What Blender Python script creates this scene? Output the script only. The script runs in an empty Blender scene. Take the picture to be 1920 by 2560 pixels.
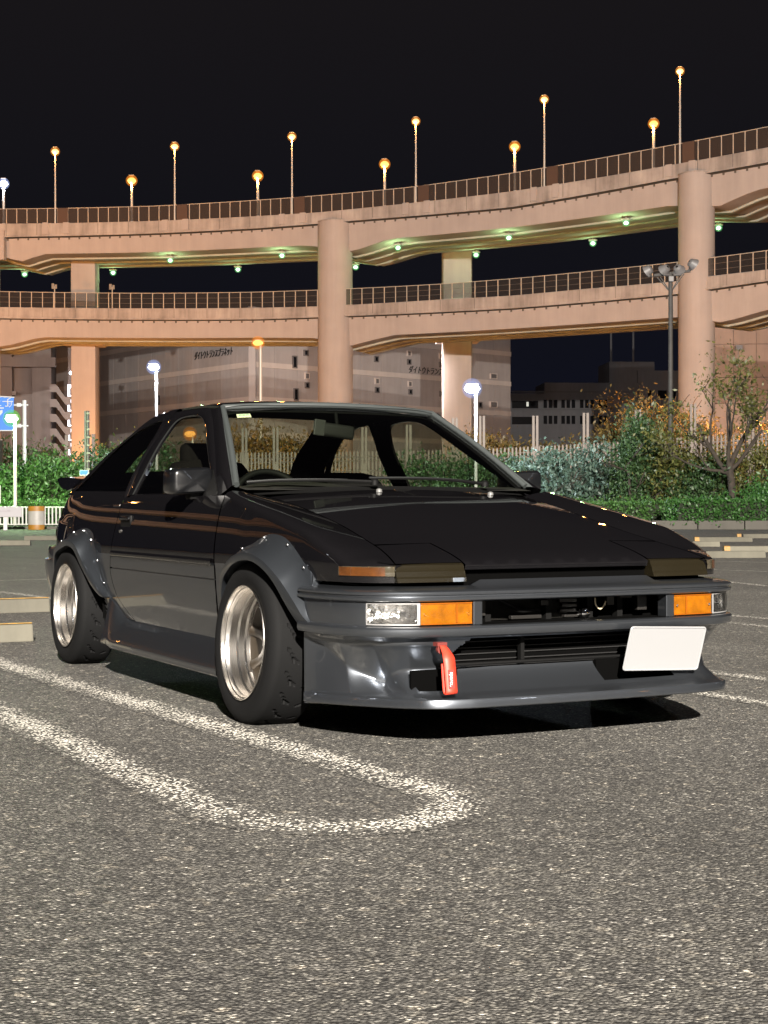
import bpy, bmesh, math, random
import numpy as np
from mathutils import Vector, Matrix

scene = bpy.context.scene
COL = scene.collection
PI = math.pi

# ------------------------------------------------------------------ camera
CAM = np.array([-2.945, -5.1756, 0.7778])
YAW, PITCH, ROLL, FPX = 0.47324, -0.00342, -0.00159, 3865.3
FWD = np.array([math.sin(YAW) * math.cos(PITCH), math.cos(YAW) * math.cos(PITCH), math.sin(PITCH)])
_r = np.array([math.cos(YAW), -math.sin(YAW), 0.0])
_u = np.cross(_r, FWD)
RGT = _r * math.cos(ROLL) + _u * math.sin(ROLL)
UPV = -_r * math.sin(ROLL) + _u * math.cos(ROLL)
cam = bpy.data.cameras.new("camera")
camo = bpy.data.objects.new("camera", cam)
COL.objects.link(camo)
camo.matrix_world = Matrix(((RGT[0], UPV[0], -FWD[0], CAM[0]), (RGT[1], UPV[1], -FWD[1], CAM[1]),
                            (RGT[2], UPV[2], -FWD[2], CAM[2]), (0, 0, 0, 1)))
cam.sensor_width = 36.0
cam.lens = FPX / 2560.0 * 36.0
cam.clip_start = 0.05
cam.clip_end = 4000
scene.camera = camo

# ------------------------------------------------------------------ world: city night sky
world = bpy.data.worlds.new("World")
scene.world = world
world.use_nodes = True
wn, wl = world.node_tree.nodes, world.node_tree.links
wn.clear()
w_out = wn.new("ShaderNodeOutputWorld")
w_bg = wn.new("ShaderNodeBackground")
w_tc = wn.new("ShaderNodeTexCoord")
w_sep = wn.new("ShaderNodeSeparateXYZ")
w_ramp = wn.new("ShaderNodeValToRGB")
w_ramp.color_ramp.elements[0].position = 0.0
w_ramp.color_ramp.elements[0].color = (0.0042, 0.0052, 0.0125, 1)
w_ramp.color_ramp.elements[1].position = 0.32
w_ramp.color_ramp.elements[1].color = (0.0090, 0.0078, 0.0090, 1)
e = w_ramp.color_ramp.elements.new(0.16)
e.color = (0.0058, 0.0058, 0.0085, 1)
wl.new(w_tc.outputs["Generated"], w_sep.inputs[0])
wl.new(w_sep.outputs["Z"], w_ramp.inputs[0])
wl.new(w_ramp.outputs[0], w_bg.inputs[0])
w_bg.inputs[1].default_value = 1.0
wl.new(w_bg.outputs[0], w_out.inputs[0])

scene.view_settings.view_transform = 'Standard'
scene.view_settings.look = 'None'
scene.view_settings.exposure = 0.0
scene.view_settings.gamma = 1.0
scene.view_settings.use_curve_mapping = False
scene.cycles.max_bounces = 8
scene.cycles.diffuse_bounces = 3
scene.cycles.glossy_bounces = 4
scene.cycles.transparent_max_bounces = 24
scene.cycles.transmission_bounces = 6
scene.cycles.sample_clamp_indirect = 4.0
scene.cycles.use_denoising = True

# light levels, tuned here
KEY_POWER = 1.50e6       # assumed floodlight mast behind the photographer
SODIUM = 2.7e4
WHITE_LAMP = 2800.0
GREEN_LAMP = 2500.0
DECK_LAMP = 900.0
UNDER_LAMP = 240.0

# ------------------------------------------------------------------ helpers
def interp(x, pts):
    return float(np.interp(x, [p[0] for p in pts], [p[1] for p in pts]))

def spline(pts, n):
    """Catmull-Rom through pts, n samples per span (numpy array out)."""
    P = np.array(pts, float)
    P = np.vstack([2 * P[0] - P[1], P, 2 * P[-1] - P[-2]])
    out = []
    for i in range(1, len(P) - 2):
        for k in range(n):
            t = k / n
            a, b, c, d = P[i - 1], P[i], P[i + 1], P[i + 2]
            out.append(0.5 * (2 * b + (c - a) * t + (2 * a - 5 * b + 4 * c - d) * t * t + (3 * b - a - 3 * c + d) * t ** 3))
    out.append(P[-2])
    return np.array(out)

def smoothcurve(pts):
    """x->y smooth interpolation (monotone x) by Catmull-Rom lookup."""
    S = spline(sorted(pts), 12)
    return lambda x: float(np.interp(x, S[:, 0], S[:, 1]))

class MB:
    def __init__(self):
        self.v, self.f, self.m, self.cur = [], [], [], 0
    def add(self, vs, fs):
        o = len(self.v)
        self.v.extend([tuple(map(float, p)) for p in vs])
        for f in fs:
            self.f.append(tuple(i + o for i in f))
            self.m.append(self.cur)
        return self
    def box(self, c, d, R=None):
        hx, hy, hz = d[0] / 2, d[1] / 2, d[2] / 2
        P = [Vector((sx * hx, sy * hy, sz * hz)) for sz in (-1, 1) for sy in (-1, 1) for sx in (-1, 1)]
        if R is not None:
            P = [R @ p for p in P]
        P = [p + Vector(c) for p in P]
        return self.add(P, [(0, 2, 3, 1), (4, 5, 7, 6), (0, 1, 5, 4), (2, 6, 7, 3), (1, 3, 7, 5), (0, 4, 6, 2)])
    def bar(self, a, b, w, h=None):
        a, b = Vector(a), Vector(b)
        d = b - a
        R = d.to_track_quat('X', 'Z').to_matrix()
        return self.box((a + b) / 2, (d.length, w, h or w), R)
    def tube(self, pts, r, n=10, cap=True):
        pts = [Vector(p) for p in pts]
        rs = r if hasattr(r, '__len__') else [r] * len(pts)
        vs, fs = [], []
        up = None
        for i, p in enumerate(pts):
            t = (pts[min(i + 1, len(pts) - 1)] - pts[max(i - 1, 0)]).normalized()
            if up is None:
                up = Vector((0, 0, 1)) if abs(t.z) < 0.9 else Vector((1, 0, 0))
            a = t.cross(up).normalized()
            up = a.cross(t).normalized()
            for k in range(n):
                an = 2 * PI * k / n
                vs.append(p + (a * math.cos(an) + up * math.sin(an)) * rs[i])
        for i in range(len(pts) - 1):
            for k in range(n):
                k2 = (k + 1) % n
                fs.append((i * n + k, i * n + k2, (i + 1) * n + k2, (i + 1) * n + k))
        if cap:
            fs.append(tuple(range(n)))
            fs.append(tuple(range((len(pts) - 1) * n, len(pts) * n))[::-1])
        return self.add(vs, fs)
    def lathe(self, prof, n, o=(0, 0, 0), axis='X', capa=False, capb=False):
        """prof: (t, r) along axis."""
        vs, fs = [], []
        for t, r in prof:
            for k in range(n):
                a = 2 * PI * k / n
                c, s = r * math.cos(a), r * math.sin(a)
                q = {'X': (t, c, s), 'Y': (c, t, s), 'Z': (c, s, t)}[axis]
                vs.append((q[0] + o[0], q[1] + o[1], q[2] + o[2]))
        for i in range(len(prof) - 1):
            for k in range(n):
                k2 = (k + 1) % n
                fs.append((i * n + k, i * n + k2, (i + 1) * n + k2, (i + 1) * n + k))
        if capa: fs.append(tuple(range(n))[::-1])
        if capb: fs.append(tuple(range((len(prof) - 1) * n, len(prof) * n)))
        return self.add(vs, fs)
    def grid(self, P, skip=None):
        nu, nv = len(P), len(P[0])
        vs = [P[i][j] for i in range(nu) for j in range(nv)]
        fs = []
        for i in range(nu - 1):
            for j in range(nv - 1):
                if skip and skip(i, j): continue
                fs.append((i * nv + j, (i + 1) * nv + j, (i + 1) * nv + j + 1, i * nv + j + 1))
        return self.add(vs, fs)
    def prism(self, poly, a, b, fn):
        """poly: 2d points, fn(p, t)->3d for t in (a,b)."""
        n = len(poly)
        vs = [fn(p, a) for p in poly] + [fn(p, b) for p in poly]
        fs = [tuple(range(n))[::-1], tuple(range(n, 2 * n))]
        for i in range(n):
            j = (i + 1) % n
            fs.append((i, j, n + j, n + i))
        return self.add(vs, fs)
    def mesh(self, name, mats, smooth=None, bevel=0, segs=2, merge=0):
        me = bpy.data.meshes.new(name)
        me.from_pydata(self.v, [], self.f)
        if not isinstance(mats, (list, tuple)): mats = [mats]
        for m in mats: me.materials.append(m)
        if len(mats) > 1:
            me.polygons.foreach_set("material_index", self.m)
        bm = bmesh.new()
        bm.from_mesh(me)
        if merge: bmesh.ops.remove_doubles(bm, verts=bm.verts, dist=merge)
        bmesh.ops.recalc_face_normals(bm, faces=bm.faces)
        if bevel:
            bmesh.ops.bevel(bm, geom=[e for e in bm.edges if e.is_manifold and e.calc_face_angle(0) > 0.35], offset=bevel,
                            segments=segs, profile=0.6, affect='EDGES', clamp_overlap=True)
        bm.to_mesh(me)
        bm.free()
        if smooth is not None:
            me.polygons.foreach_set("use_smooth", [True] * len(me.polygons))
            me.set_sharp_from_angle(angle=math.radians(smooth))
        me.update()
        return me
    def build(self, name, mats, parent=None, smooth=None, bevel=0, segs=2, merge=0, thick=0, toff=-1):
        me = self.mesh(name, mats, smooth, bevel, segs, merge)
        o = bpy.data.objects.new(name, me)
        COL.objects.link(o)
        if parent is not None: o.parent = parent
        if thick:
            md = o.modifiers.new("thickness", 'SOLIDIFY')
            md.thickness = thick
            md.offset = toff
        return o

def inst(name, me, parent=None, loc=(0, 0, 0), rot=(0, 0, 0), scale=None):
    o = bpy.data.objects.new(name, me)
    COL.objects.link(o)
    o.location, o.rotation_euler = loc, rot
    if scale: o.scale = scale
    if parent is not None: o.parent = parent
    return o

def empty(name, loc=(0, 0, 0), rz=0.0):
    o = bpy.data.objects.new(name, None)
    COL.objects.link(o)
    o.location = loc
    o.rotation_euler = (0, 0, rz)
    o.empty_display_size = 0.2
    return o

def tag(o, label=None, cat=None, group=None, kind=None):
    if label: o["label"] = label
    if cat: o["category"] = cat
    if group: o["group"] = group
    if kind: o["kind"] = kind
    return o

def copy_tree(o, parent=None):
    c = o.copy()
    COL.objects.link(c)
    if parent is not None: c.parent = parent
    for ch in list(o.children): copy_tree(ch, c)
    return c

def lamp(name, loc, power, color, radius=0.15, parent=None, spot=None, aim=None):
    l = bpy.data.lights.new(name, 'SPOT' if spot else 'POINT')
    l.energy = power
    l.color = color
    l.shadow_soft_size = radius
    if spot:
        l.spot_size = spot
        l.spot_blend = 0.6
    o = bpy.data.objects.new(name, l)
    COL.objects.link(o)
    o.location = loc
    if aim is not None:
        o.rotation_euler = (Vector(aim)).to_track_quat('-Z', 'Y').to_euler()
    if parent is not None: o.parent = parent
    return o

# background frame: x to the right of the view, y away from the camera, both level
RH = np.array([math.cos(YAW), -math.sin(YAW), 0.0])
FH = np.array([math.sin(YAW), math.cos(YAW), 0.0])
HOR = 1266.8
def gp(u, D, z=0.0):
    p = CAM + FH * D + RH * ((u - 960.0) / FPX * D)
    return Vector((p[0], p[1], z))
def hz(v, D):
    return CAM[2] + (HOR - v) / FPX * D
def vw(r, d, z=0.0):
    p = CAM + FH * d + RH * r
    return Vector((p[0], p[1], z))

# ------------------------------------------------------------------ materials
MATS = {}
def M(name, color=(0.5, 0.5, 0.5), rough=0.5, metal=0.0, coat=0.0, spec=0.5, emit=None, estr=0.0,
      noise=None, bump=None, coatr=0.03):
    """principled material; noise=(scale, amount[, detail]) varies the colour, bump=(scale, strength)."""
    if name in MATS: return MATS[name]
    m = bpy.data.materials.new(name)
    m.use_nodes = True
    nt = m.node_tree
    b = nt.nodes["Principled BSDF"]
    b.inputs["Base Color"].default_value = (*color, 1)
    b.inputs["Roughness"].default_value = rough
    b.inputs["Metallic"].default_value = metal
    b.inputs["Coat Weight"].default_value = coat
    b.inputs["Coat Roughness"].default_value = coatr
    b.inputs["Specular IOR Level"].default_value = spec
    if emit:
        b.inputs["Emission Color"].default_value = (*emit, 1)
        b.inputs["Emission Strength"].default_value = estr
        m.cycles.emission_sampling = 'NONE'
    if noise or bump:
        geo = nt.nodes.new("ShaderNodeNewGeometry")
    if noise:
        n = nt.nodes.new("ShaderNodeTexNoise")
        n.inputs["Scale"].default_value = noise[0]
        n.inputs["Detail"].default_value = noise[2] if len(noise) > 2 else 4
        nt.links.new(geo.outputs["Position"], n.inputs["Vector"])
        mx = nt.nodes.new("ShaderNodeMix"); mx.data_type = 'RGBA'
        a = noise[1]
        mr = nt.nodes.new("ShaderNodeMapRange")
        mr.inputs["From Min"].default_value = 0.3
        mr.inputs["From Max"].default_value = 0.7
        nt.links.new(n.outputs["Fac"], mr.inputs["Value"])
        nt.links.new(mr.outputs[0], mx.inputs["Factor"])
        mx.inputs["A"].default_value = (*[c * (1 - a) for c in color], 1)
        mx.inputs["B"].default_value = (*[min(1, c * (1 + a)) for c in color], 1)
        nt.links.new(mx.outputs["Result"], b.inputs["Base Color"])
    if bump:
        n2 = nt.nodes.new("ShaderNodeTexNoise")
        n2.inputs["Scale"].default_value = bump[0]
        n2.inputs["Detail"].default_value = 5
        nt.links.new(geo.outputs["Position"], n2.inputs["Vector"])
        bp = nt.nodes.new("ShaderNodeBump")
        bp.inputs["Strength"].default_value = bump[1]
        bp.inputs["Distance"].default_value = bump[2] if len(bump) > 2 else 0.01
        nt.links.new(n2.outputs["Fac"], bp.inputs["Height"])
        nt.links.new(bp.outputs[0], b.inputs["Normal"])
    MATS[name] = m
    return m

def glass(name, tint=(0.8, 0.85, 0.82), refl=1.0, rough=0.0):
    if name in MATS: return MATS[name]
    m = bpy.data.materials.new(name)
    m.use_nodes = True
    nt = m.node_tree
    nt.nodes.remove(nt.nodes["Principled BSDF"])
    out = nt.nodes["Material Output"]
    t = nt.nodes.new("ShaderNodeBsdfTransparent"); t.inputs[0].default_value = (*tint, 1)
    g = nt.nodes.new("ShaderNodeBsdfGlossy"); g.inputs["Roughness"].default_value = rough
    g.inputs["Color"].default_value = (refl, refl, refl, 1)
    lw = nt.nodes.new("ShaderNodeLayerWeight"); lw.inputs[0].default_value = 0.5   # Schlick reflectance, same from both sides
    p5 = nt.nodes.new("ShaderNodeMath"); p5.operation = 'POWER'; p5.inputs[1].default_value = 5.0
    fr = nt.nodes.new("ShaderNodeMath"); fr.operation = 'MULTIPLY_ADD'; fr.inputs[1].default_value = 0.90; fr.inputs[2].default_value = 0.06
    nt.links.new(lw.outputs["Facing"], p5.inputs[0]); nt.links.new(p5.outputs[0], fr.inputs[0])
    mx = nt.nodes.new("ShaderNodeMixShader")
    nt.links.new(fr.outputs[0], mx.inputs[0])
    nt.links.new(t.outputs[0], mx.inputs[1])
    nt.links.new(g.outputs[0], mx.inputs[2])
    nt.links.new(mx.outputs[0], out.inputs[0])
    MATS[name] = m
    return m

def halo_mat(name, color, strength, alpha):
    """weakly glowing see-through shell, added round a bulb to imitate its halo."""
    if name in MATS: return MATS[name]
    m = bpy.data.materials.new(name); m.use_nodes = True
    nt = m.node_tree
    nt.nodes.remove(nt.nodes["Principled BSDF"])
    t = nt.nodes.new("ShaderNodeBsdfTransparent")
    e_ = nt.nodes.new("ShaderNodeEmission"); e_.inputs[0].default_value = (*color, 1); e_.inputs[1].default_value = strength
    mx = nt.nodes.new("ShaderNodeMixShader"); mx.inputs[0].default_value = alpha
    nt.links.new(t.outputs[0], mx.inputs[1]); nt.links.new(e_.outputs[0], mx.inputs[2])
    nt.links.new(mx.outputs[0], nt.nodes["Material Output"].inputs[0])
    m.cycles.emission_sampling = 'NONE'
    MATS[name] = m
    return m

def see_through(name, color, alpha, rough=0.7):
    if name in MATS: return MATS[name]
    m = M(name, color, rough)
    m.node_tree.nodes["Principled BSDF"].inputs["Alpha"].default_value = alpha
    return m

def asphalt_nodes(m, paint=None):
    """stone-in-tar asphalt; paint='U'... adds worn white paint kept on the high stones."""
    m.use_nodes = True
    nt = m.node_tree
    N, L = nt.nodes.new, nt.links.new
    b = nt.nodes["Principled BSDF"]
    geo = N("ShaderNodeNewGeometry")
    vor = N("ShaderNodeTexVoronoi"); vor.inputs["Scale"].default_value = 128
    vor.inputs["Randomness"].default_value = 1.0
    vor2 = N("ShaderNodeTexVoronoi"); vor2.inputs["Scale"].default_value = 46
    big = N("ShaderNodeTexNoise"); big.inputs["Scale"].default_value = 0.9; big.inputs["Detail"].default_value = 5
    fine = N("ShaderNodeTexNoise"); fine.inputs["Scale"].default_value = 260; fine.inputs["Detail"].default_value = 3
    for n in (vor, vor2, big, fine): L(geo.outputs["Position"], n.inputs["Vector"])
    sep = N("ShaderNodeSeparateColor"); L(vor.outputs["Color"], sep.inputs[0])
    sep2 = N("ShaderNodeSeparateColor"); L(vor2.outputs["Color"], sep2.inputs[0])
    ramp = N("ShaderNodeValToRGB")
    cr = ramp.color_ramp
    cr.elements[0].position = 0.0; cr.elements[0].color = (0.030, 0.0288, 0.0265, 1)
    cr.elements[1].position = 1.0; cr.elements[1].color = (0.42, 0.40, 0.36, 1)
    for p_, c_ in ((0.35, (0.064, 0.0612, 0.0555, 1)), (0.7, (0.097, 0.0925, 0.0835, 1)), (0.90, (0.142, 0.135, 0.121, 1)), (0.975, (0.235, 0.223, 0.198, 1))):
        el = cr.elements.new(p_); el.color = c_
    L(sep.outputs[0], ramp.inputs[0])
    ramp2 = N("ShaderNodeValToRGB")
    c2 = ramp2.color_ramp
    c2.elements[0].position = 0.0; c2.elements[0].color = (0.72, 0.72, 0.72, 1)
    c2.elements[1].position = 1.0; c2.elements[1].color = (2.1, 2.0, 1.85, 1)
    el = c2.elements.new(0.55); el.color = (1.0, 1.0, 1.0, 1)
    el = c2.elements.new(0.95); el.color = (1.1, 1.1, 1.06, 1)
    L(sep2.outputs[1], ramp2.inputs[0])
    mul = N("ShaderNodeMix"); mul.data_type = 'RGBA'; mul.blend_type = 'MULTIPLY'; mul.inputs["Factor"].default_value = 1
    L(ramp.outputs[0], mul.inputs["A"]); L(ramp2.outputs[0], mul.inputs["B"])
    # gaps between stones are dark tar
    gap = N("ShaderNodeMapRange"); gap.inputs["From Min"].default_value = 0.35; gap.inputs["From Max"].default_value = 0.75
    gap.inputs["To Min"].default_value = 1.0; gap.inputs["To Max"].default_value = 0.45
    L(vor.outputs["Distance"], gap.inputs["Value"])
    bigr = N("ShaderNodeMapRange"); bigr.inputs["From Min"].default_value = 0.3; bigr.inputs["From Max"].default_value = 0.7
    bigr.inputs["To Min"].default_value = 0.80; bigr.inputs["To Max"].default_value = 1.17
    L(big.outputs["Fac"], bigr.inputs["Value"])
    mm = N("ShaderNodeMath"); mm.operation = 'MULTIPLY'
    L(gap.outputs[0], mm.inputs[0]); L(bigr.outputs[0], mm.inputs[1])
    comb = N("ShaderNodeCombineColor")
    for i in range(3): L(mm.outputs[0], comb.inputs[i])
    mul2 = N("ShaderNodeMix"); mul2.data_type = 'RGBA'; mul2.blend_type = 'MULTIPLY'; mul2.inputs["Factor"].default_value = 1
    L(mul.outputs["Result"], mul2.inputs["A"]); L(comb.outputs[0], mul2.inputs["B"])
    col = mul2.outputs["Result"]
    if paint:
        uv = N("ShaderNodeUVMap")
        sp = N("ShaderNodeSeparateXYZ"); L(uv.outputs[0], sp.inputs[0])
        # v runs 0..1 across the line: full in the middle, gone at the edges
        ed = N("ShaderNodeMath"); ed.operation = 'PINGPONG'; ed.inputs[1].default_value = 0.5
        L(sp.outputs[1], ed.inputs[0])
        edr = N("ShaderNodeMapRange"); edr.inputs["From Min"].default_value = 0.0; edr.inputs["From Max"].default_value = 0.44
        L(ed.outputs[0], edr.inputs["Value"])
        wear = N("ShaderNodeTexNoise"); wear.inputs["Scale"].default_value = 2.3; wear.inputs["Detail"].default_value = 6
        wear.inputs["Roughness"].default_value = 0.65
        L(geo.outputs["Position"], wear.inputs["Vector"])
        wr = N("ShaderNodeMapRange"); wr.inputs["From Min"].default_value = 0.32; wr.inputs["From Max"].default_value = 0.62
        wr.inputs["To Min"].default_value = 0.25 * paint; wr.inputs["To Max"].default_value = 0.95 * paint
        L(wear.outputs["Fac"], wr.inputs["Value"])
        am = N("ShaderNodeMath"); am.operation = 'MULTIPLY'; L(edr.outputs[0], am.inputs[0]); L(wr.outputs[0], am.inputs[1])
        # a stone keeps its paint when its random value is under the local amount
        lt = N("ShaderNodeMath"); lt.operation = 'SUBTRACT'; L(am.outputs[0], lt.inputs[0]); L(sep.outputs[2], lt.inputs[1])
        ltr = N("ShaderNodeMapRange"); ltr.inputs["From Min"].default_value = -0.06; ltr.inputs["From Max"].default_value = 0.10
        L(lt.outputs[0], ltr.inputs["Value"])
        gp2 = N("ShaderNodeMapRange"); gp2.inputs["From Min"].default_value = 0.45; gp2.inputs["From Max"].default_value = 0.7
        gp2.inputs["To Min"].default_value = 1.0; gp2.inputs["To Max"].default_value = 0.15
        L(vor.outputs["Distance"], gp2.inputs["Value"])
        fm = N("ShaderNodeMath"); fm.operation = 'MULTIPLY'; L(ltr.outputs[0], fm.inputs[0]); L(gp2.outputs[0], fm.inputs[1])
        pm = N("ShaderNodeMix"); pm.data_type = 'RGBA'
        L(fm.outputs[0], pm.inputs["Factor"]); L(col, pm.inputs["A"]); pm.inputs["B"].default_value = (0.66, 0.63, 0.56, 1)
        col = pm.outputs["Result"]
    L(col, b.inputs["Base Color"])
    b.inputs["Roughness"].default_value = 0.8
    b.inputs["Specular IOR Level"].default_value = 0.35
    hm = N("ShaderNodeMath"); hm.operation = 'MULTIPLY_ADD'; hm.inputs[1].default_value = -0.9
    L(vor.outputs["Distance"], hm.inputs[0])
    h2 = N("ShaderNodeMath"); h2.operation = 'MULTIPLY_ADD'; h2.inputs[1].default_value = 0.3
    L(fine.outputs["Fac"], h2.inputs[0]); L(sep2.outputs[2], h2.inputs[2])
    L(h2.outputs[0], hm.inputs[2])
    bp = N("ShaderNodeBump"); bp.inputs["Strength"].default_value = 1.0; bp.inputs["Distance"].default_value = 0.006
    L(hm.outputs[0], bp.inputs["Height"]); L(bp.outputs[0], b.inputs["Normal"])

def concrete(name, color, stain=0.25, rough=0.85, panel=None):
    """cast concrete with blotches and vertical run-off streaks."""
    if name in MATS: return MATS[name]
    m = bpy.data.materials.new(name); m.use_nodes = True
    nt = m.node_tree; N, L = nt.nodes.new, nt.links.new
    b = nt.nodes["Principled BSDF"]
    geo = N("ShaderNodeNewGeometry")
    mp = N("ShaderNodeMapping"); mp.inputs["Scale"].default_value = (1.3, 1.3, 0.10)
    L(geo.outputs["Position"], mp.inputs["Vector"])
    st = N("ShaderNodeTexNoise"); st.inputs["Scale"].default_value = 1.0; st.inputs["Detail"].default_value = 7; st.inputs["Roughness"].default_value = 0.65
    L(mp.outputs[0], st.inputs["Vector"])
    bl = N("ShaderNodeTexNoise"); bl.inputs["Scale"].default_value = 0.35; bl.inputs["Detail"].default_value = 8; bl.inputs["Roughness"].default_value = 0.6
    L(geo.outputs["Position"], bl.inputs["Vector"])
    ad = N("ShaderNodeMath"); ad.operation = 'ADD'; L(st.outputs["Fac"], ad.inputs[0]); L(bl.outputs["Fac"], ad.inputs[1])
    mr = N("ShaderNodeMapRange"); mr.inputs["From Min"].default_value = 0.65; mr.inputs["From Max"].default_value = 1.3
    L(ad.outputs[0], mr.inputs["Value"])
    mx = N("ShaderNodeMix"); mx.data_type = 'RGBA'
    L(mr.outputs[0], mx.inputs["Factor"])
    mx.inputs["A"].default_value = (*[c * (1 - stain) for c in color], 1)
    mx.inputs["B"].default_value = (*[min(1, c * (1 + stain * 0.5)) for c in color], 1)
    L(mx.outputs["Result"], b.inputs["Base Color"])
    b.inputs["Roughness"].default_value = rough
    bp = N("ShaderNodeBump"); bp.inputs["Strength"].default_value = 0.3; bp.inputs["Distance"].default_value = 0.03
    L(bl.outputs["Fac"], bp.inputs["Height"]); L(bp.outputs[0], b.inputs["Normal"])
    MATS[name] = m
    return m

def leafmat(name, c1, c2, rough=0.5):
    if name in MATS: return MATS[name]
    m = bpy.data.materials.new(name); m.use_nodes = True
    nt = m.node_tree; N, L = nt.nodes.new, nt.links.new
    b = nt.nodes["Principled BSDF"]
    geo = N("ShaderNodeNewGeometry")
    mx = N("ShaderNodeMix"); mx.data_type = 'RGBA'
    L(geo.outputs["Random Per Island"], mx.inputs["Factor"])
    mx.inputs["A"].default_value = (*c1, 1); mx.inputs["B"].default_value = (*c2, 1)
    L(mx.outputs["Result"], b.inputs["Base Color"])
    b.inputs["Roughness"].default_value = rough
    tr = N("ShaderNodeBsdfTranslucent"); L(mx.outputs["Result"], tr.inputs[0])
    ms = N("ShaderNodeMixShader"); ms.inputs[0].default_value = 0.25
    L(b.outputs[0], ms.inputs[1]); L(tr.outputs[0], ms.inputs[2])
    L(ms.outputs[0], nt.nodes["Material Output"].inputs[0])
    MATS[name] = m
    return m

CONC = concrete("ramp_concrete", (0.385, 0.330, 0.305), 0.14)
CONC2 = concrete("parapet_concrete", (0.37, 0.318, 0.288), 0.55)
STEEL = M("galvanised", (0.42, 0.41, 0.40), 0.45, 0.6)
WHITEM = M("white_paint", (0.42, 0.415, 0.40), 0.5)
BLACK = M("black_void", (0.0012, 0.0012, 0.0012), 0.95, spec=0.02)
# ================================================================== GROUND
m_asph = bpy.data.materials.new("asphalt"); asphalt_nodes(m_asph)
m_line = bpy.data.materials.new("worn_line_paint"); asphalt_nodes(m_line, paint=0.57)
m_line2 = bpy.data.materials.new("faded_line_paint"); asphalt_nodes(m_line2, paint=0.42)
b = MB()
b.add([(-900, -900, 0), (900, -900, 0), (900, 900, 0), (-900, 900, 0)], [(0, 1, 2, 3)])
ground = tag(b.build("ground", m_asph), kind="structure")

def strip(name, pts, w, mat, z=0.0015):
    """flat painted strip along pts with v across and u along."""
    P = np.array(pts, float)
    T = np.gradient(P, axis=0)
    T /= np.linalg.norm(T, axis=1)[:, None]
    Nn = np.stack([-T[:, 1], T[:, 0]], 1)
    me = bpy.data.meshes.new(name)
    vs, fs, uv = [], [], []
    s = np.concatenate([[0], np.cumsum(np.linalg.norm(np.diff(P, axis=0), axis=1))])
    for i in range(len(P)):
        a, c = P[i] + Nn[i] * w / 2, P[i] - Nn[i] * w / 2
        vs += [(a[0], a[1], z), (c[0], c[1], z)]
    for i in range(len(P) - 1):
        fs.append((2 * i, 2 * i + 1, 2 * i + 3, 2 * i + 2))
        uv += [(s[i], 0), (s[i], 1), (s[i + 1], 1), (s[i + 1], 0)]
    me.from_pydata(vs, [], fs)
    ul = me.uv_layers.new(name="UVMap")
    ul.data.foreach_set("uv", [c for p in uv for c in p])
    me.materials.append(mat)
    o = bpy.data.objects.new(name, me)
    COL.objects.link(o)
    return tag(o, kind="structure")

def u_line(xc, y0, yend, r, w, mat, lean=0.06):
    pts = []
    for y in np.linspace(yend, y0, 40): pts.append((xc + r - lean * (y - y0), y))
    for a in np.linspace(0, -PI, 30)[1:-1]: pts.append((xc + r * math.cos(a), y0 + r * 1.15 * math.sin(a)))
    for y in np.linspace(y0, yend, 40): pts.append((xc - r - lean * 0.35 * (y - y0), y))
    return strip("parking_line", pts, w, mat)
u_line(-1.205, -1.46, 4.3, 0.315, 0.205, m_line)
u_line(1.50, -0.95, 4.3, 0.315, 0.15, m_line2)
u_line(4.2, -0.7, 4.3, 0.315, 0.15, m_line2)
u_line(-3.75, -1.2, 4.3, 0.315, 0.15, m_line)
u_line(-6.3, -1.2, 4.3, 0.315, 0.15, m_line)
u_line(6.9, -0.6, 4.3, 0.315, 0.15, m_line2)
u_line(9.5, -0.6, 4.3, 0.315, 0.15, m_line2)
for (u0, v0, u1, v1) in ((1700, 1402, 1960, 1409), (1660, 1421, 1960, 1432), (0, 1478, 140, 1496), (-60, 1452, 150, 1446), (1780, 1452, 1990, 1474)):
    a = gp(u0, CAM[2] * FPX / (v0 - HOR)); c = gp(u1, CAM[2] * FPX / (v1 - HOR))
    strip("bay_line", [(a.x + (c.x - a.x) * t, a.y + (c.y - a.y) * t) for t in np.linspace(0, 1, 12)], 0.15, m_line2)

# ------------------------------------------------------------------ concrete wheel stops
CSTOP = concrete("stop_concrete", (0.088, 0.082, 0.062), 0.6)
YEL = M("yellow_paint", (0.20, 0.105, 0.014), 0.6, noise=(30, 0.3))
def stop_mesh(L_, w=0.16, h=0.105):
    b = MB()
    prof = [(-w / 2, 0), (w / 2, 0), (w / 2 - 0.022, h - 0.01), (w / 2 - 0.035, h), (-w / 2 + 0.035, h), (-w / 2 + 0.022, h - 0.01)]
    b.prism(prof, -L_ / 2, L_ / 2, lambda p, t: (t, p[0], p[1]))
    return b.mesh("wheel_stop", CSTOP, bevel=0.008)
sm = stop_mesh(1.0)
def wheel_stop(x, y, rz, label, L_=1.0, stripe=None, edge=False, group="concrete wheel stops in the parking bays"):
    t = empty("wheel_stop", (x, y, 0), rz)
    tag(t, label, "wheel stop", group)
    inst("block", sm, t, scale=(L_, 1, 1))
    if edge:
        b = MB(); b.box((0, -0.045, 0.107), (L_ * 0.99, 0.03, 0.004)); b.build("yellow_stripe", YEL, t)
    if stripe is not None:
        b = MB()
        w, h = 0.166, 0.109
        prof = [(-w / 2, 0.004), (w / 2, 0.004), (w / 2 - 0.022, h - 0.01), (w / 2 - 0.035, h), (-w / 2 + 0.035, h), (-w / 2 + 0.022, h - 0.01)]
        b.prism(prof, stripe - 0.05, stripe + 0.05, lambda p, q: (q, p[0], p[1]))
        b.build("yellow_stripe", YEL, t)
    return t
wheel_stop(-1.17, 3.80, 0.0, "yellow-edged concrete wheel stop directly behind the dark car", 1.0, edge=True)
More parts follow.
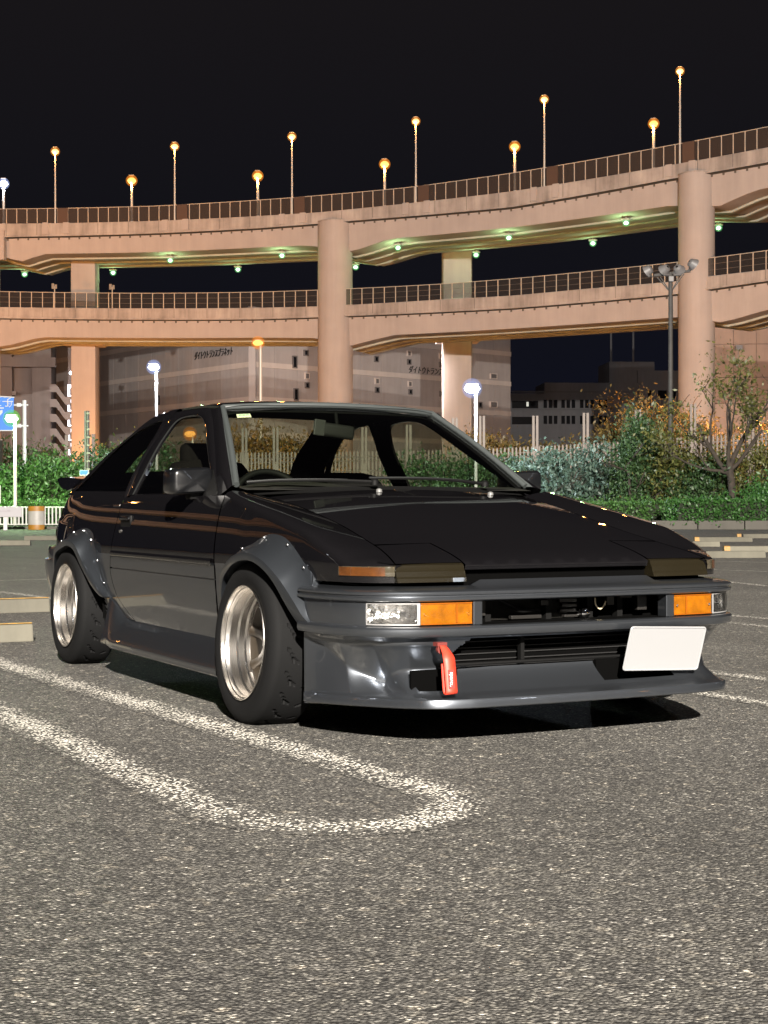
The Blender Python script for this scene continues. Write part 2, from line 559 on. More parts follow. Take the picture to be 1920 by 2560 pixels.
wheel_stop(-0.42, 6.25, 0.0, "second yellow-edged wheel stop, back to back with the one behind the car", 1.0, edge=True)
def stop_px(u0, u1, v, label, stripe=None):
    D = CAM[2] * FPX / (v - HOR)
    c = gp((u0 + u1) / 2, D)
    L_ = (u1 - u0) / FPX * D
    return wheel_stop(c.x, c.y, -YAW + 0.04, label, L_, stripe)
stop_px(-40, 76, 1362, "mossy pale wheel stop at the far left near the orange and white drum")
stop_px(62, 150, 1349, "wheel stop half hidden by the car's tail lamp", 0.55)
stop_px(1762, 1912, 1396, "nearest wheel stop right of the car's nose", None)
stop_px(1822, 1985, 1382, "wheel stop with a yellow band cut off by the right frame edge", -0.6)
stop_px(1730, 1798, 1368, "short pale wheel stop just behind the car's right corner")
stop_px(1738, 1880, 1356, "wheel stop with a yellow end below the dark kerb", -0.6)
stop_px(1856, 2010, 1347, "farthest wheel stop on the right with a yellow band", -0.85)

# ================================================================== KERBS AND PLANTER
KERB = concrete("kerb_concrete", (0.075, 0.07, 0.06), 0.35)
D_HEDGE = 51.0
def kerb_row(u0, u1, D0, D1, h, n, name):
    root = empty(name, (0, 0, 0))
    tag(root, kind="structure")
    A, B_ = gp(u0, D0), gp(u1, D1)
    d = (B_ - A); L_ = d.length / n
    b = MB(); b.box((0, 0, h / 2), (L_ - 0.03, 0.30, h)); me = b.mesh("kerb_stone", KERB, bevel=0.02)
    for i in range(n):
        p = A + d * ((i + 0.5) / n)
        inst("kerb_stone", me, root, p, (0, 0, math.atan2(d.y, d.x)))
    return root
kerb_row(1180, 2100, 53, 50.5, 0.30, 8, "planter_kerb")
kerb_row(-200, 420, 54.5, 54.5, 0.10, 8, "road_kerb")
SOIL = M("planting_soil", (0.016, 0.013, 0.009), 0.95, noise=(3, 0.4))
b = MB()
q = [gp(1150, 53.3), gp(2150, 50.6), gp(2300, 88), gp(1000, 88)]
b.add([(p.x, p.y, 0.26) for p in q], [(0, 1, 2, 3)])
tag(b.build("planter_soil", SOIL), kind="structure")
b = MB()
q = [gp(-260, 55.2), gp(430, 55.2), gp(600, 90), gp(-300, 90)]
b.add([(p.x, p.y, 0.12) for p in q], [(0, 1, 2, 3)])
tag(b.build("verge_soil", SOIL), kind="structure")

# ================================================================== VEGETATION
LEAFG = leafmat("green_leaf", (0.030, 0.085, 0.016), (0.075, 0.17, 0.04))
LEAFD = leafmat("dark_leaf", (0.018, 0.042, 0.013), (0.05, 0.10, 0.032))
LEAFS = leafmat("silver_leaf", (0.035, 0.065, 0.045), (0.095, 0.145, 0.11))
LEAFO = leafmat("olive_leaf", (0.055, 0.065, 0.014), (0.12, 0.12, 0.03))
LEAFH = leafmat("hedge_leaf", (0.022, 0.075, 0.012), (0.05, 0.14, 0.03))
LEAFR = leafmat("brown_leaf", (0.10, 0.075, 0.025), (0.20, 0.145, 0.045))
BARK = M("bark", (0.028, 0.021, 0.015), 0.9, noise=(6, 0.4), bump=(20, 0.5))

def leaves_mesh(name, blobs, n, size, mat, seed, inner=0.62, box=False, aspect=2.4):
    """n small folded leaves in the outer part of the blobs (centre, radii)."""
    rng = np.random.default_rng(seed)
    vol = np.array([b_[1][0] * b_[1][1] + b_[1][1] * b_[1][2] + b_[1][0] * b_[1][2] for b_ in blobs])
    pick = rng.choice(len(blobs), n, p=vol / vol.sum())
    C = np.array([b_[0] for b_ in blobs])[pick]
    R = np.array([b_[1] for b_ in blobs])[pick]
    d = rng.normal(size=(n, 3)); d /= np.linalg.norm(d, axis=1)[:, None]
    rad = (inner + (1.0 - inner) * rng.random(n) ** 0.6) * (1 + 0.08 * rng.normal(size=n))
    if box:
        d = rng.uniform(-1, 1, (n, 3)); ax = rng.integers(0, 3, n)
        d[np.arange(n), ax] = np.sign(d[np.arange(n), ax]); rad = 1 - 0.18 * rng.random(n) ** 1.5
        d[:, 2] *= 1.0
    # clumps: push leaves towards a few hundred twig points
    P = C + d * rad[:, None] * R
    k = max(12, n // 26)
    tw = P[rng.integers(0, n, k)]
    idx = rng.integers(0, k, n)
    near = tw[idx] + rng.normal(size=(n, 3)) * size * 1.7
    use = rng.random(n) < (0.35 if box else 0.72)
    P[use] = near[use]
    out = d * 0.8 + np.array([0, 0, 0.55]) + rng.normal(size=(n, 3)) * 0.55
    out /= np.linalg.norm(out, axis=1)[:, None]
    side = np.cross(out, rng.normal(size=(n, 3))); side /= np.linalg.norm(side, axis=1)[:, None]
    nor = np.cross(out, side)
    s = size * rng.uniform(0.45, 1.55, n)[:, None]
    w = s / aspect
    a = P - out * s * 0.5
    tip = P + out * s * 0.5
    l = P + side * w * 0.5 + nor * w * 0.15
    r = P - side * w * 0.5 + nor * w * 0.15
    V = np.stack([a, l, tip, r], 1).reshape(-1, 3)
    me = bpy.data.meshes.new(name)
    me.vertices.add(4 * n)
    me.vertices.foreach_set("co", V.astype(np.float32).ravel())
    me.loops.add(4 * n)
    me.loops.foreach_set("vertex_index", np.arange(4 * n, dtype=np.int32))
    me.polygons.add(n)
    me.polygons.foreach_set("loop_start", np.arange(0, 4 * n, 4, dtype=np.int32))
    me.polygons.foreach_set("loop_total", np.full(n, 4, dtype=np.int32))
    me.materials.append(mat)
    me.update(calc_edges=True)
    return me

def branch_mb(b, p, d, L_, r, depth, rng, spread=0.6, tips=None, up=0.15):
    pts, rad = [p.copy()], [r]
    q = p.copy(); dd = d.copy()
    n = 4
    for i in range(n):
        dd = (dd + Vector(rng.normal(size=3)) * 0.12 + Vector((0, 0, up * 0.3))).normalized()
        q = q + dd * (L_ / n)
        pts.append(q.copy()); rad.append(r * (1 - 0.45 * (i + 1) / n))
    b.tube(pts, rad, 7 if depth > 1 else 5)
    if tips is not None and depth <= 1: tips.append((q.copy(), dd.copy()))
    if depth > 0:
        for k in range(rng.integers(2, 4)):
            t = rng.uniform(0.45, 1.0)
            i = min(int(t * n), n - 1)
            nd = (dd + Vector(rng.normal(size=3)) * spread + Vector((0, 0, up))).normalized()
            branch_mb(b, pts[i + 1] if t > 0.8 else pts[i], nd, L_ * rng.uniform(0.55, 0.8), r * 0.5, depth - 1, rng, spread, tips, up)

def shrub(u, D, w, h, label, mat, n, size, seed, z0=0.2, name="shrub", cat="shrub", group=None, lobes=7, depth=None, loc=None):
    rng = np.random.default_rng(seed)
    base = gp(u, D, z0) if loc is None else loc
    t = empty(name, base, -YAW)
    tag(t, label, cat, group)
    dp = depth or w * 0.8
    blobs = [((0, 0, h * 0.5), (w * 0.40, dp * 0.40, h * 0.42))]
    for i in range(lobes):
        a = rng.uniform(0, 2 * PI); hh = rng.uniform(0.3, 0.82)
        sc = rng.uniform(0.20, 0.34)
        blobs.append(((math.cos(a) * w * 0.32, math.sin(a) * dp * 0.32, h * hh), (w * sc, dp * sc, h * sc * 0.75)))
    me = leaves_mesh("foliage", blobs, n, size, mat, seed)
    inst("foliage", me, t)
    b = MB()
    for i in range(5):
        a = rng.uniform(0, 2 * PI)
        branch_mb(b, Vector((rng.uniform(-.12, .12) * w, rng.uniform(-.1, .1) * dp, 0)), Vector((math.cos(a) * .45, math.sin(a) * .45, 1)).normalized(), h * 0.45, 0.035 * h / 2, 2, rng)
    b.build("stems", BARK, t, smooth=60)
    return t

# hedges clipped flat beside the kerbs
def hedge(u0, u1, D0, D1, h, depth, label, mat, n, seed, name="hedge", z0=0.28):
    A, B_ = gp(u0, D0), gp(u1, D1)
    mid = (A + B_) / 2; d = B_ - A
    t = empty(name, (mid.x, mid.y, z0), math.atan2(d.y, d.x))
    tag(t, label, "hedge")
    rng = np.random.default_rng(seed)
    L_ = d.length
    blobs = [((x, depth / 2, h / 2), (0.62, depth / 2 * rng.uniform(.92, 1.06), h / 2 * rng.uniform(0.9, 1.08))) for x in np.arange(-L_ / 2 + .3, L_ / 2, 0.55)]
    inst("foliage", leaves_mesh("foliage", blobs, n, 0.085, mat, seed, box=True, aspect=1.7), t)
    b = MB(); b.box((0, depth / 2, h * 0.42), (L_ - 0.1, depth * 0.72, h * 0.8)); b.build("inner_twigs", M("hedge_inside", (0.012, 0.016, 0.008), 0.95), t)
    return t
hedge(1690, 2120, 51.4, 50.4, 0.74, 0.9, "clipped dark green box hedge along the grey kerb on the right", LEAFH, 15000, 3)
hedge(1395, 1692, 54.6, 53.8, 0.66, 0.9, "lighter, looser stretch of low hedge behind the car's bonnet", LEAFG, 9000, 4)
hedge(-30, 330, 57.0, 57.0, 0.86, 0.9, "low lime green hedge behind the white railing on the left", LEAFG, 11000, 5, z0=0.12)

G_R = "shrubs between the hedge and the fence on the right"
shrub(1215, 60, 4.6, 2.7, "dim green shrub seen through the right half of the windscreen", LEAFD, 7000, .16, 11, group=G_R)
shrub(1090, 61, 3.6, 2.6, "dim shrub seen through the middle of the windscreen", LEAFD, 5000, .16, 10, group=G_R)
shrub(1385, 58, 2.6, 2.75, "silvery blue-green oleander bush right beside the passenger mirror", LEAFS, 5500, .17, 12, group=G_R)
shrub(1455, 58.5, 2.4, 3.0, "silvery oleander bush left of the narrow conical tree", LEAFS, 4800, .17, 13, group=G_R)
shrub(1325, 59, 2.6, 2.6, "dark bush with pale tips just behind the passenger mirror", LEAFS, 4200, .16, 14, group=G_R)
shrub(1668, 58, 3.2, 3.0, "olive brown bush right of the narrow conical tree", LEAFO, 6500, .14, 15, group=G_R)
shrub(1745, 57, 2.6, 2.5, "low dark bush below the trunk fork of the bare tree", LEAFD, 4500, .14, 16, group=G_R)
shrub(1880, 57, 3.2, 2.9, "yellow-olive bush right of the bare tree's trunk", LEAFO, 7000, .14, 17, group=G_R)
shrub(1935, 55, 2.0, 1.6, "glossy green bush at the right frame edge above the hedge", LEAFH, 4500, .13, 18, group=G_R)
# narrow conical evergreen
t = shrub(1588, 57.5, 1.55, 4.5, "narrow conical evergreen standing taller than the fence behind the hedge", LEAFD, 11000, .13, 21, name="evergreen_tree", cat="tree", lobes=9)

# half bare tree on the right
def bare_tree(u, D, label, seed, H_, lean=0.0, nleaf=900):
    rng = np.random.default_rng(seed)
    t = empty("bare_tree", gp(u, D, 0.25), -YAW)
    tag(t, label, "tree")
    b = MB(); tips = []
    trunk = [Vector((0, 0, 0)), Vector((0.02, 0, .7)), Vector((-0.05, 0, 1.4)), Vector((-0.12 + lean, .02, 2.1))]
    b.tube(trunk, [.17, .15, .135, .12], 9)
    top = trunk[-1]
    for d_, L_, r_ in ((Vector((-.75, .1, 1.0)), 2.3, .10), (Vector((.25, .2, 1.0)), 2.2, .10), (Vector((1.0, -.1, .8)), 1.9, .08), (Vector((-.9, 0, .12)), 1.4, .07), (Vector((-.2, -.2, 1)), 2.4, .08)):
        branch_mb(b, top - Vector((0, 0, rng.uniform(0, .5))), d_.normalized(), L_, r_, 3, rng, 0.45, tips, 0.2)
    b.build("trunk", BARK, t, smooth=60)
    # a few leaf tufts on the left limbs only
    tufts = [p for p, d_ in tips if p.x < 0.75]
    blobs = [((p.x, p.y, p.z), (.34, .34, .26)) for p in tufts]
    if blobs: inst("foliage", leaves_mesh("foliage", blobs, nleaf, .15, LEAFO, seed, inner=.2), t)
    return t
bare_tree(1832, 56, "half bare tree with twisted limbs in front of the wide round pillar", 31, 5.5, nleaf=2300)

# trees and bushes behind the fence, lit by sodium light
G_B = "autumn bushes behind the white paling fence"
for i, (u, D, w, h, lab) in enumerate((
        (1210, 84, 4.6, 4.3, "orange-lit bush right of the tall white lamp post"), (1300, 85, 4.2, 4.0, "orange-lit bush left of the first double fence post"),
        (1405, 85, 4.6, 4.1, "orange-lit bush between the first two double fence posts"), (1520, 84, 4.2, 4.9, "brown bush right of the second double fence post"),
        (1625, 83, 5.4, 6.7, "tall rounded brown tree behind the conical evergreen"), (1700, 82, 4.2, 5.7, "brown tree left of the wide round pillar's foot"),
        (1790, 82, 4.0, 4.7, "yellow-brown bush at the foot of the wide round pillar"), (1890, 81, 4.6, 4.9, "yellow-brown bush against the brown wall at the right"),
        (680, 88, 4.4, 4.9, "brown tree seen through the left part of the windscreen"), (760, 88, 4.0, 4.6, "brown bush seen beside the rear-view mirror"),
        (560, 90, 4.0, 4.2, "dim bush seen behind the driver's headrest"))):
    shrub(u, D, w, h, lab, LEAFR, 4200, .20, 50 + i, z0=0.6, group=G_B)
# left planting
G_L = "green shrubs behind the railing on the left"
shrub(118, 62, 3.1, 2.85, "bright green leafy shrub in the middle of the left planting", LEAFG, 7500, .17, 71, z0=.1, group=G_L)
shrub(10, 62, 2.7, 2.5, "green shrub left of the small green-lit lamp post", LEAFG, 5500, .17, 72, z0=.1, group=G_L)
shrub(205, 63, 2.6, 2.5, "darker green shrub beside the studded black pole", LEAFG, 5200, .16, 73, z0=.1, group=G_L)
shrub(270, 63, 2.6, 3.0, "dark shrub behind the car's rear spoiler", LEAFD, 4500, .16, 74, z0=.1, group=G_L)
shrub(340, 66, 3.0, 3.3, "dark shrub seen through the rear quarter window", LEAFD, 4500, .16, 75, z0=.1, group=G_L)
G_L2 = "dark trees behind the left planting"
for i, (u, D, w, h, lab) in enumerate(((-10, 78, 4.6, 4.6, "dark tree under the blue road sign"), (95, 80, 4.2, 3.9, "dark tree right of the white sign post"),
                                        (150, 82, 3.2, 3.4, "dark tree below the lit outside stairs"), (275, 80, 3.8, 4.1, "dark tree right of the orange-lit pillar foot"),
                                        (330, 84, 3.0, 3.6, "dark bush beneath the long grey warehouse wall"))):
    shrub(u, D, w, h, lab, LEAFD, 4200, .19, 90 + i, z0=.1, name="dark_tree", cat="tree", group=G_L2)

# ================================================================== PALING FENCE WITH DOUBLE POSTS
PALE = M("fence_white", (0.125, 0.092, 0.072), 0.5, noise=(4, 0.15))
fence = empty("paling_fence", gp(960, 70), -YAW)
tag(fence, "long white paling fence with tall double posts behind the shrubs", "fence")
def f_D(u): return 76.0 - (u - 600) / 1320.0 * 9.0
def fpt(u, z):  # fence local coordinates
    D = f_D(u)
    return Vector(((u - 960) / FPX * D, D - 70.0, z))
def f_top(u): return interp(u, [(560, 1133), (1137, 1126), (1290, 1120), (1520, 1108), (1700, 1096), (1940, 1083)])
def f_bot(u): return f_top(u) + 62
b = MB(); b.box((0, 0, 0.5), (0.075, 0.05, 1.0)); b.add([(-.0375, -.025, 1), (.0375, -.025, 1), (.0375, .025, 1), (-.0375, .025, 1), (0, 0, 1.05)], [(0, 1, 4), (1, 2, 4), (2, 3, 4), (3, 0, 4)])
pale_me = b.mesh("pale", PALE)
u = 566.0
while u < 1950:
    D = f_D(u)
    z0, z1 = hz(f_bot(u), D), hz(f_top(u), D)
    inst("pale", pale_me, fence, fpt(u, z0), (0, 0, 0), (1, 1, z1 - z0))
    u += 9.4 * 76.0 / D * 0.96
for dv in (14, 24, 50):
    for (ua, ub) in ((566, 1250), (1250, 1950)):
        b = MB()
        b.bar(fpt(ua, hz(f_top(ua) + dv, f_D(ua))) + Vector((0, .05, 0)), fpt(ub, hz(f_top(ub) + dv, f_D(ub))) + Vector((0, .05, 0)), .05)
        b.build("fence_rail", PALE, fence)
bpost = MB(); bpost.box((-0.085, -.06, .5), (.11, .11, 1)); bpost.box((0.085, -.06, .5), (.11, .11, 1)); bpost.box((0, -.06, .30), (.07, .09, .6))
post_me = bpost.mesh("double_post", PALE)
for u, vt in ((612, 1070), (690, 1068), (790, 1062), (911, 1068), (1022, 1062), (1137, 1045), (1205, 1040), (1338, 1040), (1464, 1033), (1594, 1025), (1732, 1011), (1876, 1004)):
    D = f_D(u) - .1
    inst("double_post", post_me, fence, fpt(u, 0.2), (0, 0, 0), (1, 1, hz(vt, D) - 0.2))
# fence posts on the left, standing alone above the shrubs
for u, vt, vb, lab in ((3, 1096, 1160, "cream fence post cut off by the left frame edge"), (167, 1086, 1150, "cream fence post left of the studded black pole"),
                       (234, 1084, 1145, "cream fence post in front of the orange-lit pillar foot")):
    D = 74; b = MB(); z1 = hz(vt, D)
    b.box((0, 0, z1 / 2), (.16, .12, z1)); o = b.build("fence_post", PALE, bevel=.01)
    o.location = gp(u, D); o.rotation_euler = (0, 0, -YAW)
    tag(o, lab, "fence post", "cream fence posts on the left")

# white low railing on the left
rail = empty("white_railing", gp(100, 56), -YAW)
tag(rail, "low white picket railing below the lime green hedge", "railing")
b = MB(); b.tube([(0, 0, 0), (0, 0, .62)], .03, 8); pk = b.mesh("picket", WHITEM, smooth=40)
for i in range(40):
    x = -3.6 + i * 0.135
    inst("picket", pk, rail, (x, 0, .14))
for z in (.16, .78):
    b = MB(); b.tube([(-3.7, 0, z), (1.8, 0, z)], .022, 8); b.build("rail_bar", WHITEM, rail, smooth=40)

# ================================================================== ELEVATED RAMPS (spiral viaduct)
RC, RR = (-51.0, 29.0), 130.0
def circ_D(u):
    k = (u - 960.0) / FPX
    a_, b_, c_ = k * k + 1, 2 * (-k * RC[0] - RC[1]), RC[0] ** 2 + RC[1] ** 2 - RR ** 2
    return (-b_ + math.sqrt(b_ * b_ - 4 * a_ * c_)) / (2 * a_)
def alpha_u(u):
    D = circ_D(u)
    return math.atan2((u - 960.0) / FPX * D - RC[0], D - RC[1])
def ring(al, rad, z):
    return vw(RC[0] + rad * math.sin(al), RC[1] + rad * math.cos(al), z)
AL0, AL1 = alpha_u(-420) - 1.35, alpha_u(2250)
AV0, AV1 = alpha_u(-60), alpha_u(1990)

class Prof:
    def __init__(s, pts):
        s.a = [alpha_u(u) for u, v in pts]
        s.z = [hz(v, circ_D(u)) for u, v in pts]
    def __call__(s, al): return float(np.interp(al, s.a, s.z))

FENCEM = see_through("fence_mesh_upper", (0.042, 0.028, 0.022), 0.62)
FENCEM2 = see_through("fence_mesh_lower", (0.03, 0.025, 0.022), 0.34)
POSTM = M("fence_post_paint", (0.48, 0.40, 0.33), 0.5)
ASPH2 = M("deck_asphalt", (0.08, 0.078, 0.075), 0.9)
STEELG = concrete("girder_soffit", (0.36, 0.36, 0.30), 0.25)

def viaduct(name, label, top, ledge, bottom, fence_h_px, width, step, mesh_mat, far_drop=0.0):
    root = empty(name, (0, 0, 0))
    tag(root, label, "elevated road", "curving elevated road decks")
    als = np.linspace(AL0, AL1, 230)
    # girder with its haunches
    P = []
    for al in als:
        zl, zb = ledge(al), bottom(al)
        P.append([ring(al, RR + .55, zl + .02), ring(al, RR + .62, zb), ring(al, RR + .9, zb - .05), ring(al, RR + width * .5, zb - .1 + far_drop * .5),
                  ring(al, RR + width - .9, zb - .05 + far_drop), ring(al, RR + width - .6, zb + far_drop), ring(al, RR + width - .55, zl + .02 + far_drop)])
    b = MB(); b.grid(P); b.build("girder", CONC, root, smooth=30)
    # lengthwise soffit beams, recessed lines between them
    for fr in (.28, .52, .76):
        b = MB(); b.grid([[ring(al, RR + width * fr - .22, bottom(al) - .02), ring(al, RR + width * fr - .22, bottom(al) - .26), ring(al, RR + width * fr + .22, bottom(al) - .26), ring(al, RR + width * fr + .22, bottom(al) - .02)] for al in als])
        b.build("soffit_beam", STEELG, root)
    P = [[ring(al, RR + .02, ledge(al)), ring(al, RR + .55, ledge(al) - .04), ring(al, RR + .55, ledge(al) + .45), ring(al, RR + width, ledge(al) + .45), ring(al, RR + width, ledge(al) + .02), ring(al, RR + width - .6, ledge(al) - .02)] for al in als]
    b = MB(); b.grid(P); b.build("road_slab", [ASPH2], root)
    b = MB(); b.grid([[ring(al, RR + width - .35, ledge(al)), ring(al, RR + width - .35, top(al)), ring(al, RR + width, top(al)), ring(al, RR + width, ledge(al))] for al in als])
    b.build("far_parapet", CONC2, root)
    # drip edge under the parapet
    b = MB(); b.grid([[ring(al, RR - .10, ledge(al) + .02), ring(al, RR - .10, ledge(al) + .17), ring(al, RR + .02, ledge(al) + .20)] for al in als])
    b.build("drip_edge", CONC2, root)
    # parapet cast in bays with open joints, fence posts, mesh panels and a top rail
    posts = np.arange(AV0, AV1, step / RR)
    nb = 3
    blocks = list(np.arange(AL0, AV0 - 1e-6, (AV0 - AL0) / 14)) + list(posts[::nb]) + [AL1]
    for a0, a1 in zip(blocks[:-1], blocks[1:]):
        g = .02 / RR
        ss = np.linspace(a0 + g, a1 - g, 4 if a1 - a0 < .06 else 10)
        b = MB(); b.grid([[ring(al, RR + .34, ledge(al) + .2), ring(al, RR, ledge(al) + .2), ring(al, RR, top(al) - .03), ring(al, RR + .03, top(al)), ring(al, RR + .34, top(al))] for al in ss])
        b.build("parapet_block", CONC2, root)
    b = MB(); b.grid([[ring(al, RR + .06, ledge(al) + .25), ring(al, RR + .06, top(al) - .06), ring(al, RR + .3, top(al) - .06)] for al in als]); b.build("joint_filler", M("joint", (.10, .085, .075), .9), root)
    b = MB()
    for al in np.arange(AV0, AV1, step / RR):
        c = ring(al, RR + .52, ledge(al) - .13); b.box(c, (.16, .10, .20), Matrix.Rotation(-YAW - al, 3, 'Z'))
    tag(b.build("slab_brackets", M("bracket_dark", (.10, .08, .065), .8), root), kind="stuff")
    fh = lambda al: fence_h_px(al)
    bp = MB(); bp.box((0, 0, .5), (.075, .09, 1)); pm = bp.mesh("fence_post", POSTM)
    bm_ = MB(); bm_.box((.5, 0, .5), (.985, .02, .96)); pan = bm_.mesh("fence_panel", mesh_mat)
    for i, al in enumerate(posts):
        p = ring(al, RR + .15, top(al))
        inst("fence_post", pm, root, p, (0, 0, -YAW - al), (1, 1, fh(al)))
        if i + 1 < len(posts):
            q = ring(posts[i + 1], RR + .15, top(posts[i + 1]))
            d = q - p
            o = inst("fence_panel", pan, root, p + Vector((0, 0, .03)), (0, -math.atan2(d.z, Vector((d.x, d.y)).length), math.atan2(d.y, d.x)), (d.length, 1, fh(al)))
    for z_ in (1.0,) if mesh_mat is FENCEM else (1.0, .66, .33):
        b = MB(); b.tube([ring(al, RR + .15, top(al) + fh(al) * z_) for al in np.linspace(AV0, AV1, 60)], .035 if z_ == 1.0 else .016, 6); b.build("fence_rail", POSTM if z_ == 1.0 else M("rail_dark", (.16, .13, .11), .6), root)
    return root

U_top = Prof([(-420, 562), (0, 557.7), (193, 556), (400, 551), (640, 540), (794, 531), (1026, 508), (1280, 479), (1473, 449), (1666, 416), (1920, 370), (2250, 318)])
U_led = Prof([(-420, 592), (0, 594), (39, 592), (386, 584), (640, 572), (910, 551), (1280, 520), (1666, 452), (1781, 434), (1920, 409), (2250, 352)])
U_bot = Prof([(-420, 634), (-100, 634), (10, 634), (40, 656), (58, 646), (112, 631), (386, 627), (640, 616), (756, 611), (790, 614), (872, 628), (888, 622), (968, 595), (1280, 566), (1666, 513), (1690, 513), (1790, 515), (1803, 508), (1882, 474), (2000, 452), (2250, 405)])
U_fh = Prof([(0, 520.7), (386, 514), (640, 500), (1026, 468), (1280, 433), (1666, 366), (1920, 318)])
L_top = Prof([(-420, 764), (0, 766), (386, 770), (640, 769), (786, 766), (875, 762), (1103, 749), (1280, 739.5), (1473, 722), (1685, 705), (1781, 691), (1920, 675), (2250, 640)])
L_led = Prof([(-420, 795), (0, 795), (640, 799), (875, 791), (1280, 772.5), (1690, 738), (1781, 725), (1920, 705), (2250, 668)])
L_bot = Prof([(-420, 838), (0, 864), (20, 860), (96, 840), (640, 842), (780, 843), (872, 866), (898, 855), (980, 836), (1280, 820), (1690, 792), (1800, 806), (1841, 794), (1920, 771), (2250, 730)])
L_fh = Prof([(0, 727), (386, 732), (640, 729.5), (875, 721.6), (1103, 710), (1280, 697), (1473, 679), (1685, 657), (1781, 645), (1920, 627)])
viaduct("upper_viaduct", "upper curving concrete road deck with tall brown mesh fence", U_top, U_led, U_bot, lambda a: U_fh(a) - U_top(a), 11.0, 1.08, FENCEM, 0.0)
viaduct("lower_viaduct", "lower curving concrete road deck with open barred fence", L_top, L_led, L_bot, lambda a: L_fh(a) - L_top(a), 8.6, 1.17, FENCEM2, 0.0)

for u, v, lab in ((137, 714, "small pale sign on a post on the lower deck, left of the square pillar"), (281, 716, "small pale sign on a post on the lower deck, right of the square pillar")):
    al = alpha_u(u); p = ring(al, RR + .12, L_top(al) - .3); z1 = hz(v, circ_D(u))
    t = empty("deck_sign", p, -YAW - al); tag(t, lab, "sign", "small signs on the lower deck")
    b = MB(); b.box((0, 0, (z1 - p.z) / 2), (.09, .09, z1 - p.z)); b.build("post", STEEL, t)
    b = MB(); b.box((-.16, -.08, z1 - p.z), (.26, .05, .55)); b.build("sign_plate", M("deck_sign_grey", (.22, .20, .18), .6), t)
    b = MB(); b.box((.15, -.08, z1 - p.z - .06), (.24, .05, .42)); b.build("sign_plate", M("deck_sign_grey", ()), t)
# round pillars under the near edge
def pillar(u, wpx, vtop, label):
    al = alpha_u(u)
    r_ = wpx / 2 / FPX * circ_D(u)
    z1 = hz(vtop, circ_D(u))
    c = ring(al, RR + r_ - .75, 0)
    root = empty("viaduct_pillar", c)
    tag(root, label, "bridge pillar", "round pillars of the elevated road")
    n_ = 5
    b = MB(); b.lathe([(0, r_), (z1 * .5, r_ * .997), (z1 - .12, r_ * .993)], 56, axis='Z'); b.build("shaft", CONC, root, smooth=40)
    b = MB(); b.lathe([(z1 - .12, r_ * 1.015), (z1, r_ * 1.015)], 56, axis='Z', capa=True, capb=True); b.build("cap", CONC2, root, smooth=40)
    return root
pillar(829.5, 88, 551, "round concrete pillar in the middle of the picture")
pillar(1731.5, 91, 433, "round concrete pillar on the right behind the floodlight mast")
pillar(-50, 86, 574, "round orange-lit pillar just outside the left frame edge")
b = MB(); b.box((0, 0, 0), (1.0, .9, hz(574, 155) - hz(650, 155))); o = b.build("pier_bracket", CONC, bpy.data.objects["upper_viaduct"], bevel=.05); a2 = alpha_u(2); o.location = ring(a2, RR + .1, (hz(574, circ_D(2)) + hz(650, circ_D(2))) / 2); o.rotation_euler = (0, 0, -YAW - a2)
# pillars behind the decks
def back_pillar(u0, u1, v0, v1, D, label, u0b=None, u1b=None):
    root = empty("back_pillar", gp((u0 + u1) / 2, D), -YAW)
    tag(root, label, "bridge pillar", "square pillars behind the elevated road")
    w = (u1 - u0) / FPX * D
    b = MB(); b.box((0, 0, hz(v0, D) / 2), (w, w * .9, hz(v0, D))); b.build("shaft", CONC, root, bevel=w * .16, smooth=30)
    for v in (v1,):
        z = hz(v, D)
        b = MB(); b.prism([(-w / 2 - .6, z), (-w / 2 - 2.6, z + 1.7), (w / 2 + 2.6, z + 1.7), (w / 2 + .6, z)], -w * .4, w * .4, lambda p, t: (p[0], t, p[1])); b.build("pier_head", CONC, root, bevel=.08)
    return root
back_pillar(182, 246, 640, 866, 164, "square orange-lit pillar behind the lower deck on the left")
back_pillar(1106, 1180, 580, 858, 160, "square orange-lit pillar behind the lower deck right of centre")

# ================================================================== LAMPS
BULB_O = M("sodium_bulb", (1, .5, .1), emit=(1.0, 0.50, 0.15), estr=2.8)
BULB_Y = M("sodium_bulb_pale", (1, .6, .3), emit=(1.0, 0.56, 0.22), estr=2.6)
BULB_W = M("white_bulb", (1, 1, 1), emit=(0.80, 0.88, 1.0), estr=14)
BULB_G = M("green_bulb", (1, 1, 1), emit=(0.72, 1.0, 0.62), estr=3)
BULB_U = M("underdeck_bulb", (1, 1, 1), emit=(0.72, 1.0, 0.74), estr=4)
HALO_O = halo_mat("sodium_halo", (1.0, .30, .025), 1.1, .26)
HALO_Y = halo_mat("sodium_halo_pale", (1.0, .34, .05), 1.0, .22)
HALO_W = halo_mat("white_halo", (.45, .55, 1.0), 1.0, .22)
HALO_G = halo_mat("green_halo", (.25, 1.0, .15), .7, .3)
HALO_U = halo_mat("underdeck_halo", (.25, .9, .3), .6, .35)
def halo_shells(r, mat, t, loc, k=1.45):  # two glowing shells added to stand in for the halo round a bulb
    b = MB(); n = 10
    b.lathe([(-r * k * math.cos(PI * i / n), max(.004, r * k * math.sin(PI * i / n))) for i in range(n + 1)], 18, axis='Z')
    o = b.build("halo_shell", mat, t, smooth=80); o.location = loc
    b = MB(); k *= .74
    b.lathe([(-r * k * math.cos(PI * i / n), max(.004, r * k * math.sin(PI * i / n))) for i in range(n + 1)], 18, axis='Z')
    b.build("inner_halo_shell", mat, o, smooth=80)
    return o
POLEM = M("lamp_pole", (0.45, 0.42, 0.38), 0.5, 0.2)
POLEW = M("lamp_pole_white", (0.34, 0.335, 0.335), 0.45)
SOD = (1.0, 0.40, 0.09)
